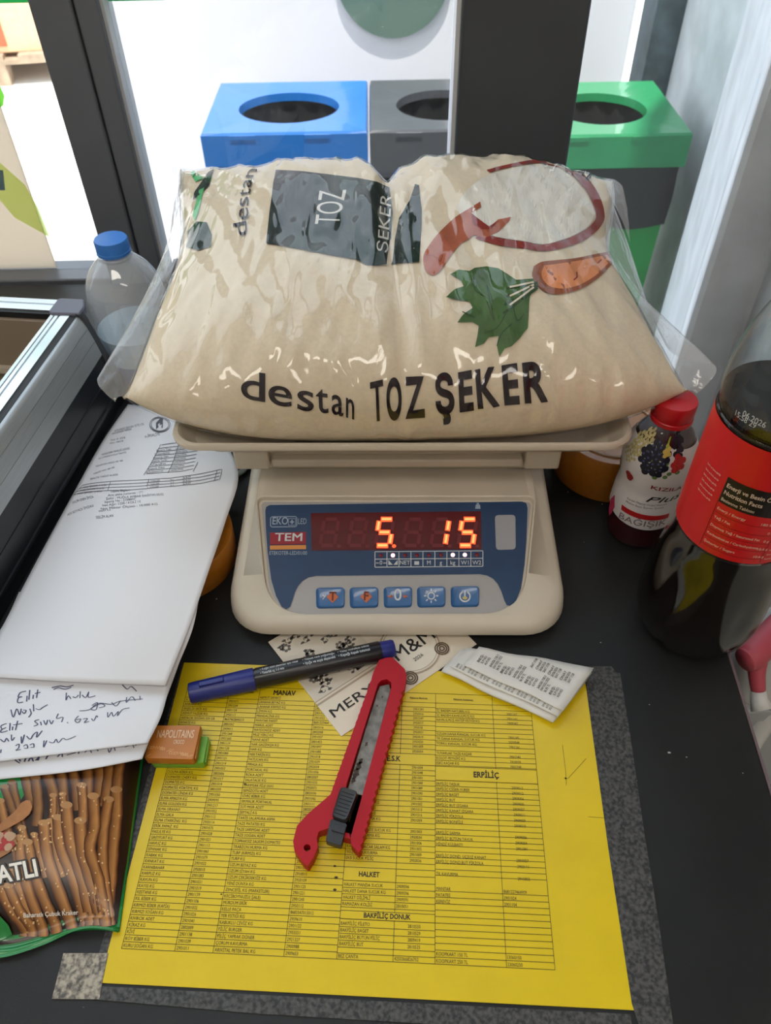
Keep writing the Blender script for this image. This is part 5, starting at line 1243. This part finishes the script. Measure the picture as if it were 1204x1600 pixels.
aL, zT = cb2.hit(1134, 752); aB, zB = cb2.hit(1094, 850); aL = aB = (aL + aB) / 2
MB().flat([[(aL, zT + .004), (aL, zT - .016), (aL + 1.5, zT - .016), (aL + 1.5, zT + .004)]], cb2.f(.0006), .1).build('label_header', mat('label_black', srgb(24, 18, 16), .4), l2)
M_cr = mat('label_cream', srgb(226, 200, 176), .5)
t1 = MB()
def ctext(mb, s_, a, z, h, w, bold=0.):
    vs, fs, tw = text_geo(s_, bold); F = cb2.f(.0009); mb.add([F(a + w * x / tw / .0394, z + h * y) for x, y in vs], fs)
ctext(t1, 'Enerji ve Besin Öğeleri', aL + .04, zT - .003, .0032, .036, .02); ctext(t1, 'Nutrition Facts', aL + .04, zT - .0085, .0032, .023, .02); ctext(t1, 'Beslenme Tablosu', aL + .04, zT - .0138, .0026, .020)
t1.build('header_text', M_cr, l2)
t1 = MB(); ln2 = MB(); zz = zT - .0215
for k, (s_, v_) in enumerate((('Enerji / Energy', '180 kJ / 42 kcal'), ('Yağ / Fat', '0 g'), ('Doymuş Yağ / Saturated Fat', '0 g'), ('Karbonhidrat / Carbohydrate', '10,6 g'), ('Şekerler / Sugars', '10,6 g'), ('Protein / Protein', '0 g'), ('Tuz / Salt', '0 g'))):
    if zz - .007 * k < .122: break
    w_ = .0019 * len(s_) * .62
    ctext(t1, s_, aL + .04, zz - .0072 * k, .0021, w_); ctext(t1, v_, aL + .92 - len(v_) * .012, zz - .0072 * k - .001, .0021, len(v_) * .0011)
    stroke(ln2, [(aL + 1.0 * i / 8, zz - .0072 * k - .0026) for i in range(9)], .0003, cb2.f(.0007))
for a in (aL, aL + 1.0): stroke(ln2, [(a, zT - .016), (a, .1215)], .009, cb2.f(.0007))
for k in range(9): ctext(t1, 'Karbonatlı su, şeker, renklendirici', aL + 1.05, zT - .02 - k * .0042, .0016, .026)
for k in range(6): ctext(t1, 'Serin ve kuru yerde', aL - .42, zT + .001 - k * .0042, .0016, .012)
t1.build('label_text', M_cr, l2); ln2.build('label_lines', mat('label_dark_red', srgb(120, 14, 16), .5), l2)
t1 = MB()
for i, s_ in enumerate(('15:58 29', '06.2026')): 
    p_ = cb2.hit(1152 + 12 * i, 640); ctext(t1, s_, p_[0], p_[1] - .004, .004, .014)
t1.build('date_stamp', mat('stamp_white', srgb(200, 200, 196), .6), ct2)
# water
WC = (-.2535, .690)
wp_ = dense([(.030, .0006), (.0365, .004), (.0385, .012), (.0385, .034), (.0378, .040), (.0385, .046), (.0385, .075), (.0382, .088), (.0360, .104), (.0300, .118), (.0215, .128), (.0155, .1335), (.0135, .1360), (.0130, .142)], 5)
wt_ = thing('water_bottle', 'half empty clear water bottle with a blue cap behind the showcase corner', 'bottle', (*WC, .0003))
MB().lathe([(0, .003)] + wp_, mod=lambda a, z: 1 + .006 * math.sin(a * 3 + z * 90) * (1 if .03 < z < .12 else 0)).build('plastic_body', clear('pet_water', (.95, .97, .98, 1), 1.62, .04, bump=.6, bscale=40, haze=.24, hcol=(.92, .94, .98, 1)), wt_, smooth='all')  # haze of the scratched shell, raised to stand in for refracted background light
wi = [(max(r - .0008, 0), z + .0006) for r, z in wp_ if z < .062]
M_wat = clear('water_fill', (.80, .90, .96, 1), 1.5, .03, bump=.6, bscale=50, haze=.30, hcol=(.70, .86, .96, 1))  # pale blue haze paints the refracted brightness into the water colour
MB().lathe([(0, .004)] + wi + [(0, wi[-1][1])]).build('water', M_wat, wt_, smooth=True)
MB().lathe([(.0132, .1345), (.0168, .1345), (.0168, .1362), (.0132, .1362)]).build('neck_ring', MATS['pet_water'], wt_, smooth=True)
MB().lathe([(0, .1375), (.0156, .1375), (.0160, .1382), (.0160, .1405), (.0156, .1408), (.0157, .1500), (.0150, .1515), (0, .1518)], mod=lambda a, z: 1 + (.012 * math.cos(a * 50) if .1407 < z < .1502 else 0), seg=150).build('cap', mat('cap_blue', srgb(54, 124, 208), .4), wt_, smooth=True)
Wc = Cyl(*WC, wp_); Fw = Wc.f(.0003)
MB().grid([[Fw(2 * PI * i / 48, .008 + .022 * j / 4) for j in range(5)] for i in range(49)]).build('label', mat('water_label', srgb(26, 58, 128), .4), wt_, smooth='all')
dr = MB(); r3 = random.Random(9)
for k in range(26):
    a, z = r3.uniform(-1.2, 1.2), r3.uniform(.07, .122); p = Wc.f(-.0006)(a, z); r_ = r3.uniform(.0005, .0012)
    dr.add([tuple(Vector(p) + Vector(v) * r_) for v in ((1, 0, 0), (-1, 0, 0), (0, 1, 0), (0, -1, 0), (0, 0, 1), (0, 0, -1.4))], [(0, 2, 4), (2, 1, 4), (1, 3, 4), (3, 0, 4), (2, 0, 5), (1, 2, 5), (3, 1, 5), (0, 3, 5)])
o = dr.build('droplets', clear('droplet', (.7, .75, .8, 1), 1.9, .0), wt_, smooth='all'); o['kind'] = 'stuff'

# ------------------------------------------------------------------ bag of cracker sticks
SB = [Vector((-.160, .1365)), Vector((-.312, .1235)), Vector((-.300, .318)), Vector((-.174, .325))]     # front right, front left, back left, back right
def sbag(u, v):                     # u from right to left, v from front to back
    p = (SB[0] * (1 - u) + SB[1] * u) * (1 - v) + (SB[3] * (1 - u) + SB[2] * u) * v
    e = min(u, 1 - u) * 2; f = max(min((v - .035) / .93, 1), 0); f = min(f, 1 - f) * 2
    h = .0275 * (1 - (1 - e) ** 2.6) ** .6 * (1 - (1 - f) ** 2.2) ** .75
    h *= 1 - .42 * max(0, (v - .42)) * 1.3
    h += .0010 * MN.noise(Vector((u * 9, v * 5, 2))) * min(1, e * 5) * min(1, f * 4)
    wob = .0022 * math.sin(u * 14) * max(0, 1 - v / .05) * min(1, (1 - v / .05))
    return Vector((p.x, p.y + .003 * math.sin(u * 11) * max(0, 1 - v * 4), .0022 + h + max(wob, -.001)))
sk_ = thing('cracker_bag', 'green snack bag printed with brown cracker sticks at the left edge of the counter', 'bag', (-.245, .21, .0003))
so = Vector((.245, -.21, -.0003))
M_sgreen = mat('snack_green', srgb(20, 130, 56), .3, coat=.5, bump=.3, bscale=50)
gtop = [[sbag(i / 40, j / 50) + so for j in range(51)] for i in range(41)]
bm_ = MB().grid(gtop); bm_.grid([[Vector((p.x, p.y, .0006)) for p in r] for r in gtop])
bm_.build('pouch', M_sgreen, sk_, smooth='all')
def suv(px, py):
    u, v = .3, .4
    for _ in range(14):
        def pr(u, v):
            d_ = sbag(u, v) - cC; zz = d_.dot(cF); return Vector((602 + CAM_F * d_.dot(cR) / zz, 800 - CAM_F * d_.dot(cU) / zz))
        e = .003; p = pr(u, v); du = (pr(u + e, v) - p) / e; dv = (pr(u, v + e) - p) / e; r = Vector((px, py)) - p; det = du.x * dv.y - du.y * dv.x
        if abs(det) < 1e-6: break
        u += .8 * (r.x * dv.y - r.y * dv.x) / det; v += .8 * (du.x * r.y - du.y * r.x) / det
        u = min(max(u, .004), .996); v = min(max(v, .004), .996)
    return u, v
def onsb(off): return lambda u, v: sbag(min(max(u, 0), 1), min(max(v, 0), 1)) + so + Vector((-off * .3 if u < .1 else 0, 0, off))
c2_ = lambda x, y: (x * .3488, 960 + y * .3488)
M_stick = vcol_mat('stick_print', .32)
bgp = MB(); n_ = 18
edge_l = [suv(*c2_(*q)) for q in [(-20, 640), (40, 650), (100, 690), (112, 780), (90, 800), (10, 800), (-60, 830), (-60, 1180), (0, 1340), (60, 1420), (100, 1424), (230, 1404)]]
bgl = [(.004, .10), (.004, .3), (.004, .6), (.004, .9), (.3, .93), (.6, .93)]
poly = [(p[0], p[1]) for p in edge_l]
poly = [(.94, .62), (.66, .60), (.60, .585), (.585, .50), (.64, .49), (.80, .49), (.97, .47), (.97, .22), (.86, .10), (.72, .030), (.5, .012), (.30, .014), (.16, .012), (.01, .02), (.003, .2), (.003, .4), (.003, .6), (.003, .9), (.4, .93), (.70, .93), (.72, .70), (.94, .70)]
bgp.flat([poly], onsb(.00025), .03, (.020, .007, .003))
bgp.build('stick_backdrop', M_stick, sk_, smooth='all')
gp = MB()
gp.flat([[suv(*c2_(*q)) for q in [(-60, 650), (60, 660), (100, 700), (120, 790), (96, 830), (40, 880), (-60, 900)]]], onsb(.00035), .03); gp.build('green_corner_print', M_sgreen, sk_, smooth='all')
gp = MB(); gp.flat([[suv(*c2_(*q)) for q in [(-60, 1325), (0, 1350), (45, 1398), (62, 1440), (0, 1470), (-60, 1490)]]], onsb(.0026), .03); gp.build('green_corner_print', M_sgreen, sk_, smooth='all')
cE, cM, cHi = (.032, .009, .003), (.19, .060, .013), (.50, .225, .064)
sticks = [([(55, 755), (75, 850), (100, 960)], 36), ([(22, 775), (55, 870), (90, 960)], 34), ([(110, 700), (130, 800), (150, 880)], 40), ([(160, 735), (172, 850), (165, 950)], 40), ([(205, 700), (240, 800), (250, 920)], 44), ([(262, 660), (280, 740), (290, 880)], 40), ([(315, 660), (340, 760), (350, 880)], 40), ([(385, 640), (395, 720), (390, 840)], 44), ([(440, 650), (450, 730), (440, 860)], 44), ([(492, 640), (488, 740), (470, 850)], 44), ([(545, 640), (530, 740), (525, 900)], 42),
          ([(0, 840), (30, 960), (60, 1060)], 40), ([(240, 815), (240, 880), (230, 960)], 30), ([(282, 810), (285, 860), (276, 960)], 30), ([(100, 960), (120, 1040), (150, 1130)], 34), ([(155, 990), (180, 1080), (210, 1180)], 30), ([(225, 930), (240, 1040), (280, 1180)], 34), ([(60, 1010), (80, 1110), (115, 1220)], 30),
          ([(525, 790), (525, 900), (510, 1050), (500, 1200), (485, 1330)], 46), ([(368, 770), (375, 860), (372, 960)], 38), ([(0, 1215), (50, 1320), (110, 1400)], 46), ([(60, 1140), (100, 1280), (150, 1395)], 44), ([(40, 1220), (90, 1330), (140, 1400)], 40),
          ([(125, 1025), (150, 1140), (200, 1280), (250, 1390)], 44), ([(88, 1005), (100, 1120), (140, 1270), (190, 1400)], 42), ([(200, 940), (215, 1080), (262, 1230), (320, 1385)], 46), ([(262, 915), (272, 1040), (330, 1190), (380, 1370)], 42), ([(490, 835), (468, 970), (464, 1100), (478, 1240), (492, 1350)], 44), ([(300, 860), (318, 1020), (370, 1180), (405, 1350)], 48), ([(362, 930), (372, 1070), (420, 1230), (445, 1350)], 48), ([(420, 820), (426, 950), (405, 1055), (445, 1190), (474, 1355)], 46)]
for k_, (L, w_) in enumerate(sticks):
    if L[-1][1] > 1300: L = L + [(L[-1][0] + 6, L[-1][1] + 46)]
    m_ = MB(); Q = smooth_line([c2_(*q) for q in L], 5); nq = len(Q); cols = []; rows = []
    wp = w_ * .3488 / 2 * 1.22
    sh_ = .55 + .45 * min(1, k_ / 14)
    for i, p in enumerate(Q):
        d_ = (Q[min(i + 1, nq - 1)] - Q[max(i - 1, 0)]).normalized(); nrm = Vector((-d_.y, d_.x)); row = []
        wv = wp * (1 + .05 * math.sin(i * 1.9 + k_))
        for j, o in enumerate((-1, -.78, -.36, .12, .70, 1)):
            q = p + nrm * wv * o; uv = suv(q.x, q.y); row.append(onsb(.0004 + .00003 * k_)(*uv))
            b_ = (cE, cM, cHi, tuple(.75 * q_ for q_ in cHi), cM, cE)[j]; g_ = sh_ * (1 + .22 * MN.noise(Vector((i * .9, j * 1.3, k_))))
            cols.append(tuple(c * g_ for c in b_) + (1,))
        rows.append(row)
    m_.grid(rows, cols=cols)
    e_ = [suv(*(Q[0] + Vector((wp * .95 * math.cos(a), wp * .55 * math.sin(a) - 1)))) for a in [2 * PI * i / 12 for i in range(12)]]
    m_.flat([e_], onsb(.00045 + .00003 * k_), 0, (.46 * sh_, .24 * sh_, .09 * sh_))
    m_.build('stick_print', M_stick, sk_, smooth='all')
# salt grains, spoon with peppercorns
sg_ = MB()
for k in range(150):
    L, w_ = sticks[11 + k % 20]; Q = smooth_line([c2_(*q) for q in L], 5); p = Q[r3.randrange(len(Q))]; q = p + Vector((r3.uniform(-.35, .35) * w_ * .3488, r3.uniform(-4, 4))); uv = suv(q.x, q.y)
    a = r3.uniform(.002, .0045); sg_.flat([[(uv[0] + a * math.cos(t_), uv[1] + a * .8 * math.sin(t_)) for t_ in (0, 1.3, 2.6, 3.9, 5.2)]], onsb(.0017))
o = sg_.build('salt_print', mat('salt_print', srgb(226, 190, 136), .5), sk_); o['kind'] = 'stuff'
M_spoon = mat('spoon_print', srgb(168, 112, 64), .45, noise=.12, nscale=120)
spn = MB(); spn.flat([[suv(*c2_(*q)) for q in [(140, 840), (150, 868), (138, 900), (110, 925), (40, 965), (-30, 1000), (-60, 1000), (-60, 975), (0, 950), (70, 890), (100, 850), (122, 838)]]], onsb(.0020), .03)
spn.build('spoon_print', M_spoon, sk_)
MB().flat([[suv(*c2_(*q)) for q in [(-60, 1000), (20, 985), (78, 1000), (80, 1030), (50, 1070), (0, 1100), (-60, 1110)]]], onsb(.0020), .03).build('spoon_print', M_spoon, sk_)
pc = [MB(), MB()]
for k in range(26):
    q = c2_(r3.uniform(-20, 66), r3.uniform(995, 1060)); uv = suv(*q); pc[k % 2].flat([circ(*uv, .016, 8, .011)], onsb(.0022 + .00002 * k))
for m_, nm, cl_ in ((pc[0], 'pepper_red', (170, 40, 44)), (pc[1], 'pepper_tan', (186, 150, 120))):
    o = m_.build('peppercorn_print', mat(nm, srgb(*cl_), .4), sk_); o['kind'] = 'stuff'
M_black_p = mat('snack_black', srgb(20, 16, 14), .4); M_white_p = mat('snack_white', srgb(240, 236, 226), .4)
tb_ = MB(); tw_ = MB()
def stext(mb, s_, p0, p1, hpx, off, grow=0, bold=.02):
    (x0, y0), (x1, y1) = c2_(*p0), c2_(*p1); vs, fs, tw = text_geo(s_, bold); d_ = Vector((x1 - x0, y1 - y0)); L_ = d_.length; d_.normalize(); nn = Vector((d_.y, -d_.x))
    mb.add([onsb(off)(*suv(*(Vector((x0, y0)) + d_ * L_ * x / tw + nn * hpx * .3488 * y))) for x, y in vs], fs)
for dx, dy in ((-8, 0), (8, 0), (0, -8), (0, 8), (-6, 6), (6, 6), (6, -6), (-6, -6)): stext(tb_, 'RATLI', (-48 + dx, 1220 + dy), (178 + dx, 1176 + dy), 78, .0021, bold=.05)
stext(tw_, 'RATLI', (-48, 1220), (178, 1176), 78, .0024, bold=.04)
tb_.build('title_shadow', M_black_p, sk_); tw_.build('title_text', M_white_p, sk_)
t1 = MB(); stext(t1, 'Baharatlı Çubuk Kraker', (112, 1364), (356, 1350), 21, .0024, bold=.02); t1.build('subtitle_text', M_white_p, sk_)
# crimped seal at the front end
cr2 = MB(); g = []
for i in range(41):
    u = i / 40; row = []
    for j in range(9):
        v = j / 8; p = sbag(u, .010) * (1 - v) + (sbag(u, 0) + Vector((0, -.0025 + .002 * math.sin(u * 9 + 1), .0004 + .0016 * math.sin(u * 13) ** 2))) * v
        row.append(p + so + Vector((0, 0, .0004 + .0004 * math.sin(v * 40))))
    g.append(row)
cr2.grid(g).build('end_crimp', M_sgreen, sk_, smooth='all', solid=.0003)

# ------------------------------------------------------------------ beyond the right edge of the counter
bx = [at(*q, -.30) for q in ((1128, 1010), (1260, 1004), (1300, 1108), (1146, 1110))]
M_lg = mat('crate_grey', srgb(176, 180, 182), .5)
stb = thing('storage_box', 'pale grey storage box on the floor beyond the right counter edge', 'box', (bx[0].x, bx[0].y, Z0))
bl_p = [(p.x - bx[0].x, p.y - bx[0].y) for p in bx]
MB().prism(bl_p, lambda x, y: (x, y, 0), lambda x, y: (x, y, -.32 - Z0)).build('body', M_lg, stb, bevel=.004)
mx, my = sum(p[0] for p in bl_p) / 4, sum(p[1] for p in bl_p) / 4
gx = [(mx + (x - mx) * 1.05, my + (y - my) * 1.05) for x, y in bl_p]
MB().prism(gx, lambda x, y: (x, y, -.325 - Z0), lambda x, y: (x, y, -.30 - Z0)).build('lid', M_lg, stb, bevel=.004)
spb = at(1216, 1004, -.22)
sbt = thing('spray_bottle', 'white spray bottle with a pink trigger head on the grey storage box', 'bottle', (spb.x, spb.y, -.2995), 0)
MB().lathe([(0, 0), (.034, 0), (.036, .004), (.036, .085), (.030, .105), (.015, .120), (.013, .130), (0, .130)]).build('body', mat('spray_white', srgb(232, 232, 230), .4), sbt, smooth=True)
hd0 = at(1166, 1032, -.155) - Vector((spb.x, spb.y, -.2995)); up0 = Vector((0, 0, .128))
mid = Vector((0, 0, .150))
M_pk = mat('trigger_pink', srgb(198, 84, 98), .45)
MB().tube(smooth_line([up0, mid, mid.lerp(hd0, .35), hd0.lerp(mid, .1), hd0 + Vector((-.002, 0, 0))], 5), [.013] * 9 + [.0145] * 8 + [.012] * 4, 14).build('trigger_head', M_pk, sbt, smooth='all')
tr0 = hd0.lerp(mid, .25)
MB().tube(smooth_line([tr0, tr0 + Vector((-.004, -.016, -.018)), tr0 + Vector((-.002, -.030, -.034))], 5), [.010 - .0003 * i for i in range(11)], 12).build('trigger', M_pk, sbt, smooth='all')
e0 = tr0 + Vector((-.002, -.030, -.034))
MB().tube([e0, e0 + Vector((.001, -.006, -.007)), e0 + Vector((.003, -.014, -.012))], [.0075, .0085, .011], 12).build('nozzle', MATS['spray_white'], sbt, smooth='all')
q0, q1_ = at(1178, 1140, -.36), at(1236, 1034, -.235)
ps = MB().tube(smooth_line([(q0.x - .03, q0.y - .05, Z0 + .002), q0, q0.lerp(q1_, .5), q1_], 5), [.019, .018, .017, .016, .016, .016, .016, .016, .016, .016, .016, .016, .016, .016, .016, .016], 16)
tag(ps.build('chair_leg', MATS['spray_white'], smooth='all'), 'slanted white tube leg below the right counter edge', 'leg') if False else tag(ps.build('white_tube', MATS['spray_white'], smooth='all'), 'slanted white tube leaning below the right counter edge', 'tube')
rx = at(1222, 1190, -.60)
rcx = thing('red_crate', 'dark red plastic crate on the floor at the far right below the counter', 'crate', (rx.x + .10, rx.y - .02, Z0), .1)
M_rc = mat('crate_red', srgb(150, 22, 34), .45)
MB().loft([[(x, y, 0) for x, y in rrect(-.11, .11, -.09, .09, .015)], [(x, y, .25) for x, y in rrect(-.125, .125, -.105, .105, .015)], [(x, y, .25) for x, y in rrect(-.115, .115, -.095, .095, .012)], [(x, y, .01) for x, y in rrect(-.10, .10, -.08, .08, .012)]]).build('body', M_rc, rcx, smooth=True)
MB().loft([[(x, y, .235) for x, y in rrect(-.127, .127, -.107, .107, .016)], [(x, y, .255) for x, y in rrect(-.132, .132, -.112, .112, .016)], [(x, y, .255) for x, y in rrect(-.116, .116, -.096, .096, .012)], [(x, y, .235) for x, y in rrect(-.116, .116, -.096, .096, .012)]]).build('rim', M_rc, rcx, smooth=True)
